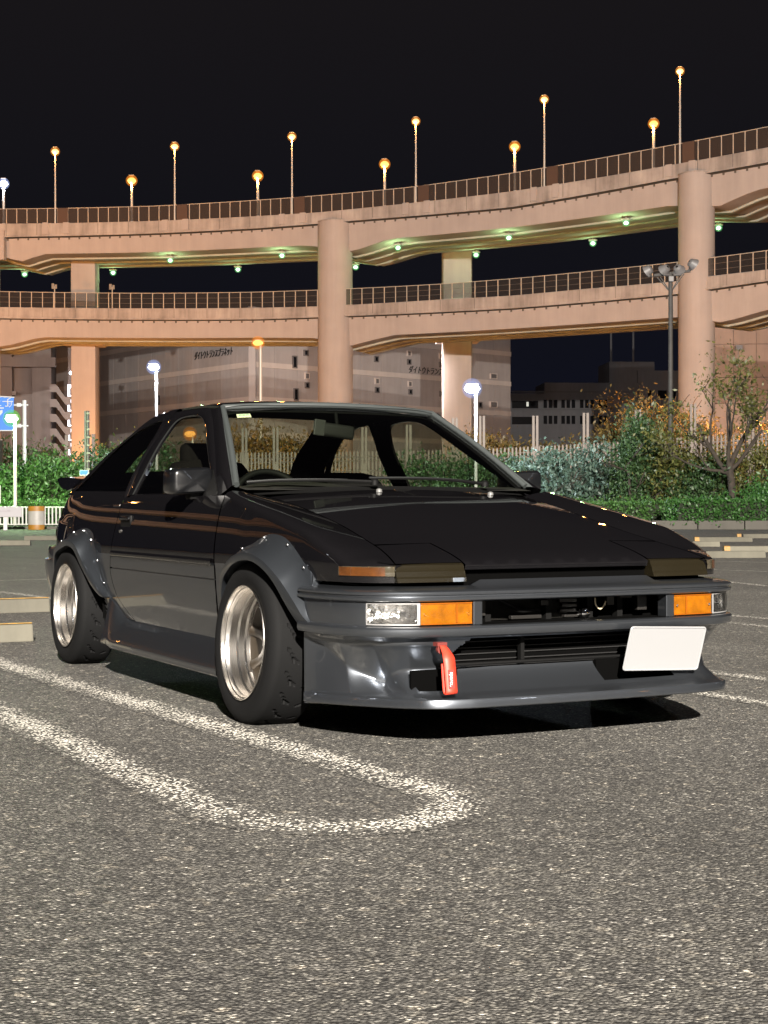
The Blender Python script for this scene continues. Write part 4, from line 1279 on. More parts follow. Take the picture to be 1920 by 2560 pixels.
for k, (du, v, rot) in enumerate(((-58, 681, .5), (-16, 678, .3), (20, 678, -.3), (56, 664, -.6))):
    b = MB()
    b.lathe([(-.22, .05), (-.17, .16), (.02, .24), (.06, .26), (.07, .22), (.0, .02)], 14, axis='X')
    b.box((0, 0, -.25), (.06, .30, .06)); b.bar((0, .15, -.25), (0, .15, .0), .04); b.bar((0, -.15, -.25), (0, -.15, .0), .04)
    o = b.build("flood_head", FLH, fm, smooth=40); o.location = (du * s9, -.05, hz(v, D_) + .02); o.rotation_euler = (0, .5, PI / 2 + rot * 2)
b = MB(); b.box((0, -.12, hz(700, D_)), (.2, .14, .22)); b.build("junction_box", FLH, fm, bevel=.02)
# ================================================================== THE CAR
PB = M("paint_black", (0.0035, 0.0033, 0.0038), 0.5, 0.0, coat=1.0, coatr=0.015, spec=0.0)
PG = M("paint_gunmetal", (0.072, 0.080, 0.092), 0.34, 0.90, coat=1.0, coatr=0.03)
PGF = M("paint_gunmetal_lit", (0.112, 0.123, 0.140), 0.33, 0.92, coat=1.0, coatr=0.03)  # same gunmetal made lighter, its silvery highlights put into the colour
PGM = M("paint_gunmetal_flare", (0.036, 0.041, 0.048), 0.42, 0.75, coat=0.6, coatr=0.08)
TRIM = M("rubber_trim", (0.012, 0.013, 0.013), 0.5, spec=.3)
TRIMG = M("grey_trim", (0.026, 0.030, 0.030), 0.5, spec=.35)
PLAS = M("black_plastic", (0.0025, 0.0025, 0.0025), 0.6, spec=.12)
INTR = M("interior_black", (0.003, 0.003, 0.003), 0.85, spec=.1)
CHROME = M("chrome", (0.75, 0.75, 0.76), 0.08, 1.0)
ALU = M("polished_lip", (0.80, 0.77, 0.73), 0.22, 1.0)
BRONZE = M("bronze_wheel", (0.017, 0.012, 0.0068), 0.5, 0.3)
RUBBER = M("tyre_rubber", (0.0044, 0.0045, 0.0047), 0.8, spec=0.10, bump=(260, 0.15, 0.002))
WGLASS = glass("windscreen_glass", (0.70, 0.75, 0.66))
SGLASS = glass("side_glass", (0.64, 0.66, 0.56))
AMBER = M("amber_lens", (0.165, 0.053, 0.0005), 0.14, coat=0.6, noise=(26, 0.30), bump=(230, .5, .003))
AMBD = M("amber_lens_dark", (0.050, 0.0155, 0.002), 0.12, coat=1.0, noise=(30, 0.3))
POPF = M("popup_face", (0.0075, 0.0060, 0.0030), 0.25, 0.0, coat=1.0, coatr=.02)

car = empty("parked_car", (0, 1.2, 0))
tag(car, "dark lowered coupe in black over gunmetal grey with wide riveted flares and a blank plate", "car")
class CarMB(MB):
    """builds in car coordinates (front axle at y=0); the car's own origin is 1.2 m behind it."""
    def mesh(self, *a, **k):
        return super().mesh(*a, **k)
def B(mb, name, mat, parent=None, **k):
    o = mb.build(name, mat, parent if parent is not None else car, **k)
    if parent is None: o.location = (0, -1.2, 0)
    return o

hx = smoothcurve([(-.745, .634), (-.62, .608), (-.5, .588), (-.2, .565), (.2, .575), (.46, .60)])
zc = smoothcurve([(-.76, .586), (-.74, .591), (-.65, .620), (-.5, .657), (-.35, .692), (-.2, .728), (0, .772), (.2, .812), (.42, .850), (.47, .857)])
cr = smoothcurve([(-.76, 0), (-.74, .001), (-.5, .009), (-.2, .018), (.2, .026), (.47, .030)])
def zH(x, y): return zc(y) - cr(y) * (x / .57) ** 2
Wz = smoothcurve([(.10, .752), (.17, .758), (.27, .776), (.35, .788), (.44, .796), (.55, .803), (.60, .804), (.66, .798), (.72, .788), (.78, .773), (.84, .750), (.90, .730)])
PF = smoothcurve([(-.76, .74), (-.735, .790), (-.705, .862), (-.66, .908), (-.61, .934), (-.54, .952), (-.45, .968), (-.2, .985), (.1, .995), (.45, 1.0), (1.8, 1.0), (2.3, .998), (2.55, .988), (2.75, .968), (2.9, .925), (3.0, .885), (3.1, .835), (3.2, .75), (3.26, .64), (3.30, .45)])
def XS(y, z):
    k = PF(y)
    if y > 2.5: k = k + (0.02 if z < .72 else 0)
    return Wz(z) * k
zsh = smoothcurve([(-.76, .585), (-.72, .590), (-.62, .606), (-.54, .636), (-.44, .668), (-.34, .700), (-.2, .728), (0, .764), (.2, .798), (.45, .842)])
TWO = .562    # two-tone line

# ---- bonnet and pop-up lamp covers
def XI(y): return .372
b = MB()
ys = list(np.linspace(-.742, -.502, 9)) + list(np.linspace(-.490, .405, 22))
P = []
for y in ys:
    w = .372 if y < -.496 else hx(y) - .003
    P.append([(u_ * w, y - (.018 * (1 - u_ * u_) if y < -.73 else 0) * 0, zH(u_ * w, y) - (.004 if y < -.735 else 0)) for u_ in np.linspace(-1, 1, 25)])
b.grid(P)
w = hx(.405)
b.grid([[(u_ * w, .405 + t * .012, zH(u_ * w, .405) - t * .03) for t in (0, .5, 1)] for u_ in np.linspace(-1, 1, 13)])
b.grid([[(u_ * .372, -.742 + t * .006, zH(0, -.742) - .004 - t * .018) for t in (0, .4, 1)] for u_ in np.linspace(-1, 1, 9)])
bonnet = B(b, "bonnet", PB, smooth=40, merge=.0005)
for s in (-1, 1):
    b = MB()
    ys = np.linspace(-.732, -.506, 9)
    b.grid([[(s * (.379 + t * (hx(y) - .004 - .379)), y, zH(.379 + t * (hx(y) - .383), y)) for t in np.linspace(0, 1, 8)] for y in ys])
    lid = B(b, "headlamp_cover", PB, smooth=40)
    b = MB()
    prof = [(-.732, .5915), (-.742, .586), (-.748, .570), (-.752, .566), (-.757, .549), (-.762, .544), (-.765, .531), (-.70, .530)]
    P = []
    for t in np.linspace(0, 1, 10):
        x = .380 + t * (.630 - .380)
        off = .020 * max(0, (t - .25)) ** 1.3
        P.append([(s * x, y + off, z) for y, z in prof])
    b.grid(P)
    for row in (P[0], P[-1]): b.add(row + [(row[0][0], -.68, .5915)], [tuple(range(len(row) + 1))])
    f = b.build("cover_face", POPF, lid, smooth=25)

# ---- front wings, doors, rear quarters (right = -1 is the side facing us)
def arch(y, z, yc, zc_, r): return (y - yc) ** 2 + (z - zc_) ** 2 < r * r
ZL = [.655, .64, .625, .61, .595, .58, TWO, .555, .535, .512, .505, .48, .45, .42, .39, .36, .33, .30, .27]
for s in (-1, 1):
    # wing
    b = MB()
    ys = np.concatenate([np.linspace(-.735, -.3, 22), np.linspace(-.27, .445, 32)])
    P = []
    for y in ys:
        z1 = zsh(y)
        h0 = hx(y) + .002; zh = zH(h0, y)
        x1 = XS(y, z1 - .03)
        row = [(h0, zh), (h0 + (x1 - h0) * .33, zh + (z1 - zh) * .4 + .003), (h0 + (x1 - h0) * .62, zh + (z1 - zh) * .78 + .003), (x1 - .030, z1), (x1 - .012, z1 - .006), (x1 - .003, z1 - .016), (x1, z1 - .03)]
        top = z1 - .03
        nsub = 8
        for k in range(1, nsub + 1):
            z = top + (max(min(TWO if y > -.36 else .5305, top - .002), .53) - top) * k / nsub
            row.append((XS(y, z), z))
        zb = row[-1][1]
        for k in range(1, 15):
            z = zb + (.27 - zb) * k / 14
            row.append((XS(y, z) - (.002 if k else 0), z))
        P.append([(s * x, y, z) for x, z in row])
    nv = len(P[0])
    def sk(i, j):
        y = (ys[i] + ys[i + 1]) / 2; z = (P[i][j][2] + P[i][j + 1][2]) / 2
        return arch(y, z, -.03, .25, .375) or (z < .527 and y < -.30)
    o = MB()
    blk, gry = MB(), MB()
    blk.grid(P, lambda i, j: sk(i, j) or j >= 14)
    gry.grid(P, lambda i, j: sk(i, j) or j < 14)
    wing = B(blk, "front_wing", PB, smooth=35)
    gry.build("lower_wing", PG, wing, smooth=35)
    # nose side below the corner lamp
    # corner marker lamp, wrapping round the nose
    pl_ = [(-.632, -.738), (-.655, -.730), (-.69, -.705), (-.725, -.660), (-.748, -.610), (-.757, -.575)]
    pl_ = [(x * -s * -1 if False else -x * s, y) for x, y in pl_]
    b = MB()
    S = spline([(x, y, 0) for x, y in pl_], 6)
    rows = []
    for q in S:
        rows.append([(q[0] - s * .012, q[1] + .012, .5865), (q[0] + s * .002, q[1] - .002, .583), (q[0] + s * .004, q[1] - .004, .568), (q[0] + s * .003, q[1] - .003, .552), (q[0] - s * .012, q[1] + .012, .547)])
    b.grid(rows)
    cl = B(b, "corner_lamp", M("smoked_lens", (.035, .03, .02), .12, coat=1.0), smooth=40)
    S2 = S[7:30]
    b = MB(); b.grid([[(q[0] + s * .006, q[1] - .005, z) for z in (.5815, .568, .553)] for q in S2])
    b.build("amber_lens", AMBD, cl, smooth=60)

    # door
    b = MB()
    rear = smoothcurve([(.262, 1.50), (.30, 1.60), (.33, 1.665), (.367, 1.735), (.42, 1.785), (.48, 1.815), (.54, 1.80), (.60, 1.776), (.70, 1.742), (.78, 1.73), (.83, 1.725)])
    zt = lambda t: .818
    def doorgrid(z0, z1, n):
        rows = []
        for z in np.linspace(z0, z1, n):
            y0, y1 = .455, rear(z) - .003
            rows.append([(s * (XS(y, z) + (.0025 if abs(z - .508) < .004 else 0)), y, z) for y in np.linspace(y0, y1, 26)])
        return rows
    up = doorgrid(.822, TWO, 22)
    b.grid(up)
    b.grid([[(s * (XS(y, .822) - t * .02), y, .822 + .004 * t) for t in (0, .4, 1)] for y in np.linspace(.455, rear(.822) - .003, 20)])
    door = B(b, "door", PB, smooth=30)
    b = MB(); b.grid(doorgrid(TWO - .001, .500, 6)); b.grid(doorgrid(.494, .265, 18)); b.grid([[(s * (XS(y, .497) - d), y, z) for d, z in ((0, .500), (.006, .498), (.006, .496), (0, .494))] for y in np.linspace(.455, 1.80, 20)])
    b.build("lower_door", PG, door, smooth=30)
    b = MB()
    for ya, yb in ((.47, 1.775),):
        yy = np.linspace(ya, yb, 24)
        prof = [(0, .578), (.007, .574), (.009, .563), (.007, .552), (0, .548)]
        b.grid([[(s * (XS(y, z) + d), y, z) for d, z in prof] for y in yy])
    b.build("side_moulding", PB, door, smooth=50)
    # handle and lock
    b = MB(); b.box((s * (XS(1.62, .715) - .002), 1.60, .712), (.014, .15, .058)); hd = b.build("door_handle", PLAS, door, bevel=.012, smooth=40)
    b = MB(); b.box((s * (XS(1.62, .73) + .010), 1.60, .728), (.016, .135, .02)); b.build("handle_grip", PB, hd, bevel=.007, smooth=40)
    b = MB(); b.lathe([(0, .013), (.006, .012), (.007, .0)], 16, o=(0, 0, 0)); k_ = b.build("door_lock", CHROME, door, smooth=40); k_.location = (s * (XS(1.68, .675)), 1.66, .672); k_.rotation_euler = (0, 0, 0 if s > 0 else PI)

    # rear quarter
    b, g_ = MB(), MB()
    ztq = smoothcurve([(1.70, .822), (2.0, .828), (2.3, .838), (2.6, .846), (2.75, .840), (2.9, .825), (3.05, .81), (3.2, .80), (3.30, .79)])
    yq = np.concatenate([np.linspace(0, 1, 46)])
    def quarter(zf, n, mb, lower):
        rows = []
        ts = list(np.linspace(0, .62, 46)) + list(np.linspace(.64, 1, 24))
        for t in ts:
            y_ = lambda z: (rear(min(z, .83)) + .0035) * (1 - t) + 3.30 * t
            zt_ = ztq(max(1.7, y_(.82)))
            row = []
            if not lower:
                y = y_(.82); x1 = XS(y, zt_ - .02)
                row.append((s * (x1 - .045), y, zt_ + .004)); row.append((s * (x1 - .012), y, zt_ - .002))
            for k in range(n):
                z = (zt_ - .02 + (TWO - zt_ + .02) * k / (n - 1)) if not lower else (TWO - .0005 + (.27 - TWO) * k / (n - 1))
                row.append((s * XS(y_(z), z), y_(z), z))
            rows.append(row)
        def sk(i, j):
            y = (rows[i][j][1] + rows[i + 1][j + 1][1]) / 2; z = (rows[i][j][2] + rows[i][j + 1][2]) / 2
            return arch(y, z, 2.33, .25, .40)
        mb.grid(rows, sk)
    quarter(0, 14, b, False); quarter(0, 14, g_, True)
    qp = B(b, "rear_quarter", PB, smooth=35)
    g_.build("lower_quarter", PG, qp, smooth=35)
    # thin chrome strip on the quarter behind the door handle
    b = MB(); b.box((s * XS(1.80, .79), 1.80, .783), (.008, .10, .012)); b.build("quarter_strip", CHROME, qp, bevel=.003)

    # tail lamp wrapping the rear corner
    b = MB(); yy = np.linspace(2.93, 3.28, 12)
    b.grid([[(s * (XS(y, z) + .006), y, z) for z in (.775, .72, .66, .62)] for y in yy]); B(b, "tail_lamp", M("tail_red", (.10, .012, .006), .12, coat=1), smooth=50)

    # ---- wing flares
    def flare(lip, crease, joint, name):
        n = 5
        A_, B2, C2 = spline(lip, n), spline(crease, n), spline(joint, n)
        rows = []
        for q0, q1, q2 in zip(A_, B2, C2):
            # q = (y, z, x)
            r = []
            inn = np.array([q0[0], q0[1], q0[2] - .055])
            r.append(inn); r.append(q0 + np.array([0, 0, -.006])); r.append(q0)
            r.append(q0 * .5 + q1 * .5 + np.array([0, 0, .003])); r.append(q1)
            for t in (.12, .3, .55, .8, 1.0):
                p = q1 * (1 - t) + q2 * t
                bul = -.010 * math.sin(PI * t)
                r.append(p + np.array([0, bul * .3, bul]))
            r.append(q2 + np.array([0, 0, -.03]))
            rows.append([(s * p[2], p[0], p[1]) for p in r])
        b = MB(); b.grid(rows)
        fo = B(b, name, PGM, smooth=38)
        # bolts along the flare
        bm_ = MB(); bm_.lathe([(0, .007), (.003, .0065), (.005, .003), (.0055, 0)], 10)
        me = bm_.mesh("bolt", CHROME, smooth=40)
        N_ = len(C2)
        for f in (.10, .25, .40, .53, .66, .80, .93):
            i = int(f * (N_ - 1)); q = C2[i] * .84 + B2[i] * .16
            inst("bolt", me, fo, (s * (q[2] + .002), q[0], q[1]), (0, -.5 * s, 0 if s > 0 else PI))
        return fo
    flare([(.33, .36, .815), (.305, .44, .83), (.245, .505, .848), (.145, .545, .868), (.05, .573, .882), (-.04, .588, .886), (-.13, .587, .886), (-.205, .566, .88), (-.262, .532, .869), (-.30, .487, .855), (-.33, .443, .841), (-.36, .402, .826), (-.39, .372, .812), (-.445, .362, .805), (-.478, .378, .803)],
          [(.352, .37, .812), (.33, .45, .828), (.265, .525, .85), (.15, .575, .871), (.05, .602, .884), (-.045, .616, .888), (-.14, .612, .887), (-.232, .585, .878), (-.305, .541, .864), (-.343, .503, .85), (-.392, .453, .836), (-.425, .415, .825), (-.452, .393, .815), (-.47, .384, .809), (-.480, .381, .805)],
          [(.42, .37, .79), (.40, .46, .797), (.32, .565, .800), (.19, .622, .797), (.085, .643, .794), (0, .668, .790), (-.085, .682, .786), (-.2, .675, .780), (-.30, .634, .780), (-.365, .594, .780), (-.418, .552, .780), (-.432, .52, .786), (-.42, .48, .795), (-.44, .43, .800), (-.484, .376, .801)], "wing_flare")
    flare([(2.74, .40, .81), (2.68, .47, .83), (2.57, .54, .855), (2.43, .57, .868), (2.306, .588, .876), (2.24, .585, .873), (2.185, .565, .867), (2.143, .503, .85), (2.064, .438, .838), (2.0, .39, .825), (1.925, .358, .815), (1.83, .354, .806)],
          [(2.77, .41, .808), (2.71, .49, .828), (2.59, .565, .855), (2.44, .602, .87), (2.305, .618, .879), (2.225, .614, .876), (2.155, .588, .868), (2.105, .522, .852), (2.03, .457, .839), (1.965, .407, .826), (1.90, .372, .815), (1.825, .358, .807)],
          [(2.87, .42, .765), (2.82, .52, .775), (2.72, .59, .785), (2.60, .620, .795), (2.45, .650, .797), (2.30, .671, .797), (2.19, .674, .797), (2.09, .650, .799), (2.025, .605, .801), (1.985, .53, .801), (1.925, .45, .798), (1.83, .352, .790)], "wing_flare")

    # ---- side skirt with the upswept rear fin
    b = MB()
    base = [(.768, .270), (.782, .262), (.815, .232), (.850, .190), (.860, .178), (.863, .168), (.862, .145), (.855, .138), (.78, .136), (.70, .15)]
    fin = [(.790, .356), (.798, .350), (.806, .30), (.822, .23), (.832, .19), (.838, .172), (.840, .15), (.835, .142), (.77, .138), (.70, .15)]
    rows = []
    for y in np.linspace(.28, 1.60, 20): rows.append([(s * x, y, z) for x, z in base])
    for t in np.linspace(.12, 1, 9):
        tt = t * t * (3 - 2 * t)
        rows.append([(s * (x0 * (1 - tt) + x1 * tt), 1.60 + .235 * t, z0 * (1 - tt) + z1 * tt) for (x0, z0), (x1, z1) in zip(base, fin)])
    rows.append([(s * (x - .04), 1.845, z) for x, z in fin])
    b.grid(rows)
    B(b, "side_skirt", PG, smooth=32)

# ---- nose bumper
PLAN = spline([(p[0], p[1], 0) for p in [(0, -.852), (.2, -.850), (.405, -.841), (.5, -.834), (.587, -.822), (.645, -.800), (.70, -.762), (.745, -.700), (.775, -.620), (.792, -.54), (.802, -.46), (.806, -.395)]], 8)[:, :2]
def plan_side():
    L_ = [(-x, y) for x, y in PLAN[::-1]] + [(x, y) for x, y in PLAN[1:]]
    return np.array(L_)
PL2 = plan_side()
TN = np.gradient(PL2, axis=0); TN /= np.linalg.norm(TN, axis=1)[:, None]
NN = np.stack([TN[:, 1], -TN[:, 0]], 1)    # outward
def sweep(b, prof, sel=None, skip=None):
    """prof: list of (outward offset, z) or function of index."""
    idx = range(len(PL2)) if sel is None else sel
    rows = []
    for i in idx:
        pr_ = prof(i) if callable(prof) else prof
        rows.append([(PL2[i][0] + NN[i][0] * n_, PL2[i][1] + NN[i][1] * n_, z) for n_, z in pr_])
    b.grid(rows, skip)
    return rows
bump = MB()
sweep(bump, [(-.075, .519), (-.035, .5165), (.000, .5105), (.010, .5085), (.0185, .5035), (.0205, .500), (.0195, .4945), (.0125, .4915), (.0125, .4885), (.0195, .4865), (.0215, .4835), (.0205, .477), (.015, .4735), (.0, .4725), (-.06, .4725)])
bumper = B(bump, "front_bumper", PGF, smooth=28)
b = MB()
sweep(b, [(-.06, .3945), (.004, .3945), (.017, .391), (.0225, .384), (.0225, .370), (.018, .361), (.008, .3565), (-.05, .3555)])
b.build("lower_bar", PGF, bumper, smooth=28)
# solid sides of the bumper, behind the lamps round to the wheel arch
for s in (-1, 1):
    sel = [i for i in range(len(PL2)) if PL2[i][0] * s > .728]
    b = MB(); sweep(b, [(.004, .475), (.006, .45), (.006, .42), (.004, .393)], sel)
    b.build("bumper_side", PGF, bumper, smooth=30)
# raised plate in the middle, between the lamp covers
b = MB()
rows = []
for x in np.linspace(-.375, .375, 21):
    yf = -.846 + .012 * (x / .375) ** 2
    e_ = max(0, abs(x) - .350) / .025
    zb_ = .537 - e_ * .018
    rows.append([(x, yf + .005, .5125), (x, yf + .02, .5155), (x, -.80, .5215 - e_ * .003), (x, -.777, zb_), (x, -.771, zb_ - .002), (x, -.768, .52)])
b.grid(rows); b.build("bumper_top_plate", PGF, bumper, smooth=35)

# ---- lamps in the bumper
def along(x0, x1, s):
    xs = PL2[:, 0] * s
    return [i for i in range(len(PL2)) if x0 - 1e-6 <= xs[i] <= x1 + 1e-6]
def at_plan(x, s, n_=0.0):
    """point and normal of the bumper plan at |x|."""
    y = float(np.interp(x, PLAN[:, 0], PLAN[:, 1]))
    i = int(np.argmin(np.abs(PL2[:, 0] - s * x)))
    return np.array([s * x, y]) + NN[i] * n_, NN[i]
CLEARG = glass("lamp_glass", (.92, .93, .93))
REFL = M("lamp_reflector", (.80, .78, .76), .16, 1.0, bump=(11, .9, .05))
SILV = M("lamp_bezel", (.34, .34, .34), .3, .6)
for s in (-1, 1):
    # amber
    xs = np.linspace(.4065, .585, 14)
    def strip_lamp(xs_, z0, z1, n_front, n_back):
        rows = []
        for x in xs_:
            p, nn = at_plan(x, s)
            f = p + nn * n_front; bk = p + nn * n_back
            rows.append([(bk[0], bk[1], z1), (f[0] - nn[0] * .004, f[1] - nn[1] * .004, z1), (f[0], f[1], z1 - .004), (f[0], f[1], (z0 + z1) / 2), (f[0], f[1], z0 + .004), (f[0] - nn[0] * .004, f[1] - nn[1] * .004, z0), (bk[0], bk[1], z0)])
        return rows
    rows = strip_lamp(xs, .3985, .4685, .002, -.045)
    b = MB(); b.grid(rows)
    for r in (rows[0], rows[-1]): b.add(r, [tuple(range(len(r)))])
    am = B(b, "turn_signal", AMBER, smooth=30)
    # moulded frame, divider and screws of the amber lens
    b = MB()
    for z in (.4665, .4005):
        r2 = [[(q[0] + s * 0, q[1], z + dz) for q, dz in ((at_plan(x, s, .0045)[0], .002), (at_plan(x, s, .0045)[0], -.002))] for x in xs]
        b.grid(r2)
    b.build("lens_frame", M("amber_frame", (.16, .042, .0008), .2, coat=.6), am)
    xd = .462
    b = MB(); p, nn = at_plan(xd, s, .0035); b.box((p[0], p[1], .4335), (.006, .004, .060)); b.build("lens_rib", M("amber_frame", ()), am)
    for x in (.42, .572):
        b = MB(); p, nn = at_plan(x, s, .003); b.lathe([(-.004, .0045), (.001, .004), (.0012, 0)], 10, o=(p[0], 0, .432), axis='Y')
        o = b.build("screw", CHROME, am, smooth=40); o.rotation_euler = (0, 0, 0); o.location = (0, p[1] - .0, 0)
    # clear lamp wrapping the corner
    xs = np.linspace(.589, .735, 16)
    rows = []
    for k, x in enumerate(xs):
        p, nn = at_plan(x, s)
        t = (k / 15 - .5) * 2
        d = .034 * (1 - abs(t) ** 4)
        r = []
        for j, z in enumerate(np.linspace(.400, .4665, 9)):
            q = p - nn * (.006 + d * (1 - abs((j / 8 - .5) * 2) ** 3))
            r.append((q[0], q[1], z))
        rows.append(r)
    b = MB(); b.grid(rows); cl = B(b, "clear_lamp", REFL, smooth=60)
    rows = []
    for x in xs:
        p, nn = at_plan(x, s, .003); rows.append([(p[0], p[1], z) for z in (.399, .433, .468)])
    b = MB(); b.grid(rows); b.build("lens", CLEARG, cl, smooth=60)
    b = MB()
    for z0_, z1_ in ((.4655, .4695), (.3975, .4015)):
        b.grid([[(at_plan(x, s, .004)[0][0], at_plan(x, s, .004)[0][1], z) for z in (z0_, z1_)] for x in xs])
    for xx in (.592, .730):
        p, nn = at_plan(xx, s, .004); tv = np.array([-nn[1], nn[0]]) * .005
        b.add([(p[0] - tv[0], p[1] - tv[1], .398), (p[0] + tv[0], p[1] + tv[1], .398), (p[0] + tv[0], p[1] + tv[1], .469), (p[0] - tv[0], p[1] - tv[1], .469)], [(0, 1, 2, 3)])
    b.build("lens_frame", SILV, cl)
    p, nn = at_plan(.64, s, -.016)
    b = MB(); b.lathe([(-.012, .007), (.006, .008), (.012, .0)], 12, o=(p[0], p[1], .435), axis='Y'); b.build("lamp_bulb", CHROME, cl, smooth=50)
    # lamp boxes (dark) behind
    b = MB(); rows = [[(*(at_plan(x, s, -.052)[0]), z) for z in (.392, .476)] for x in np.linspace(.40, .76, 14)]
    b.grid(rows); b.build("lamp_box", PLAS, cl)
    # grey upright between lamp and grille
    b = MB(); p, nn = at_plan(.387, s, .004)
    b.box((p[0], p[1] + .022, .4335), (.034, .050, .0790)); b.build("grille_upright", PG, bumper, bevel=.003)

# ---- air dam and lip spoiler
LIPC = spline([(p[0], p[1], 0) for p in [(0, -.945), (.2, -.943), (.40, -.936), (.48, -.928), (.548, -.912), (.594, -.886), (.626, -.845), (.667, -.775), (.717, -.67), (.756, -.57), (.783, -.475), (.801, -.395)]], 8)[:, :2]
LIP2 = np.array([(-x, y) for x, y in LIPC[::-1]] + [(x, y) for x, y in LIPC[1:]])
ZRS = smoothcurve([(-.86, .250), (-.84, .249), (-.80, .238), (-.765, .212), (-.72, .200), (-.67, .214), (-.58, .258), (-.50, .302), (-.42, .336), (-.39, .340)])
def dam_row(i):
    """(point, z) down the dam at plan station i: hollow under the bumper, ramp, flat lip, lip edge."""
    base, lip = PL2[i], LIP2[i]
    y = base[1]
    zr = ZRS(y)
    corner = max(0.0, 1 - abs(y + .72) / .13)
    tt = max(0.0, min(1.0, (y + .80) / .40)) if abs(base[0]) > .6 else 0.0
    inn = -.056 - .075 * corner
    inn = inn * (1 - tt ** 4) + -.004 * tt ** 4
    zl, zb = .1665 - .012 * tt, .1365 - .018 * tt
    O = base + NN[i] * inn
    pts = [(base + NN[i] * -.004, .3565), (base + NN[i] * (-.004 + (inn + .004) * .12), .350), (base + NN[i] * (-.004 + (inn + .004) * .28), .341)]
    hi = max(.332, zr + .006)
    hi = min(hi, .338)
    for k in range(16):
        f = k / 15
        pts.append((base + NN[i] * (-.004 + (inn + .004) * (.30 + .70 * min(1, f * 1.08) ** .8)), hi + (zr - hi) * f))
    n = 16
    shelf = .62 if tt < .3 else .62 + .38 * (tt - .3) / .7
    for k in range(1, n + 1):
        f = k / n
        s_ = f ** 1.25 * shelf
        z = zr + (zl + .012 * (1 - tt) - zr) * (f ** .92)
        pts.append((O + (lip - O) * s_, z))
    pts.append((O + (lip - O) * (shelf + (1 - shelf) * .5), zl + .005 * (1 - tt)))
    pts.append((lip, zl)); pts.append((lip + NN[i] * .003, zl - .004)); pts.append((lip + NN[i] * .003, zb + .003)); pts.append((lip, zb)); pts.append((O, zb - .004))
    return pts
def hole(i, j):
    q, q2 = DAM[i], DAM[i + 1]
    x = (q[j][0] + q2[j + 1][0]) / 2; z = (q[j][2] + q2[j + 1][2]) / 2
    if abs(x) < .452 and 1 <= j < 25 and z < .352:
        lim = .2505 + max(0, (abs(x) - .37) / .08) ** 2 * .02
        topl = .353 - max(0, (abs(x) - .37) / .082) ** 2 * .05
        if lim < z < topl: return True
    if 18 <= j < 33:
        if -.590 < x < -.470 and 20 <= j <= 31: return True
        if .100 < x < .40 and .190 < z < .262: return True
    return False
b = MB()
fine = []
# refine the plan sampling for the dam so the openings get clean edges
_old = (PL2, TN, NN)
s_len = np.concatenate([[0], np.cumsum(np.linalg.norm(np.diff(PL2, axis=0), axis=1))])
ss = np.linspace(0, s_len[-1], 420)
PL2 = np.stack([np.interp(ss, s_len, _old[0][:, 0]), np.interp(ss, s_len, _old[0][:, 1])], 1)
LIP2 = np.stack([np.interp(ss, s_len, LIP2[:, 0]), np.interp(ss, s_len, LIP2[:, 1])], 1)
TN = np.gradient(PL2, axis=0)
k_ = np.ones(7) / 7
for c in (0, 1): TN[:, c] = np.convolve(np.pad(TN[:, c], 3, mode='edge'), k_, 'valid')
TN /= np.linalg.norm(TN, axis=1)[:, None]
NN = np.stack([TN[:, 1], -TN[:, 0]], 1)
DAM = [[(q[0], q[1], z) for q, z in dam_row(i)] for i in range(len(PL2))]
b.grid(DAM, hole)
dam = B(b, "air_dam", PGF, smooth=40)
PL2, TN, NN = _old
# thin line where lip and dam are joined
# dark ducts behind the openings
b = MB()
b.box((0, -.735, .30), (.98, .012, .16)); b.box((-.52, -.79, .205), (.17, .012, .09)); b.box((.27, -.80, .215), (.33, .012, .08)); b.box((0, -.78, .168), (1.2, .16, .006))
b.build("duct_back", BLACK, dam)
b = MB(); b.tube([(-.46, -.80, .262), (.46, -.80, .262)], .006, 8); b.build("duct_rod", PLAS, dam, smooth=40)
b = MB(); b.box((-.18, -.78, .30), (.014, .02, .11)); b.build("duct_stay", PLAS, dam)
b = MB()
for k in range(5): b.box((0, -.742, .25 + k * .020), (.86, .012, .003))
o = b.build("oil_cooler_fins", M("cooler_fin", (.002, .002, .002), .6), dam); tag(o, kind="stuff")

# ---- what shows through the grille
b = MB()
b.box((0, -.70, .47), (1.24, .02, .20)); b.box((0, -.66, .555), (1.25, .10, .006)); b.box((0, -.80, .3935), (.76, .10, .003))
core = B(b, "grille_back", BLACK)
b = MB()
for k in range(22): b.box((-.13, -.712, .397 + k * .0034), (.36, .008, .0012))
o = b.build("radiator_fins", M("radiator_fin", (.012, .011, .009), .5, .3), core); tag(o, kind="stuff")
for x in (-.29, -.05, .12, .245): 
    b = MB(); b.box((x, -.735, .435), (.022, .03, .10)); b.build("grille_stay", PLAS, core)
b = MB(); b.tube(spline([(-.26, -.76, .47), (-.21, -.77, .445), (-.17, -.765, .428), (-.10, -.76, .432)], 6), .0075, 8); b.build("hose", PLAS, core, smooth=50)
b = MB(); b.tube(spline([(.13, -.765, .462), (.128, -.772, .44), (.142, -.775, .425), (.16, -.77, .432), (.17, -.772, .45)], 6), .0028, 6); b.build("wire", M("wire_tan", (.42, .36, .24), .5), core, smooth=50)
b = MB(); b.lathe([(-.02, .004), (-.016, .016), (0, .021), (.016, .016), (.02, .004)], 16, o=(.075, -.775, .412), axis='Y', capa=True, capb=True); b.build("horn", CHROME, core, smooth=50)
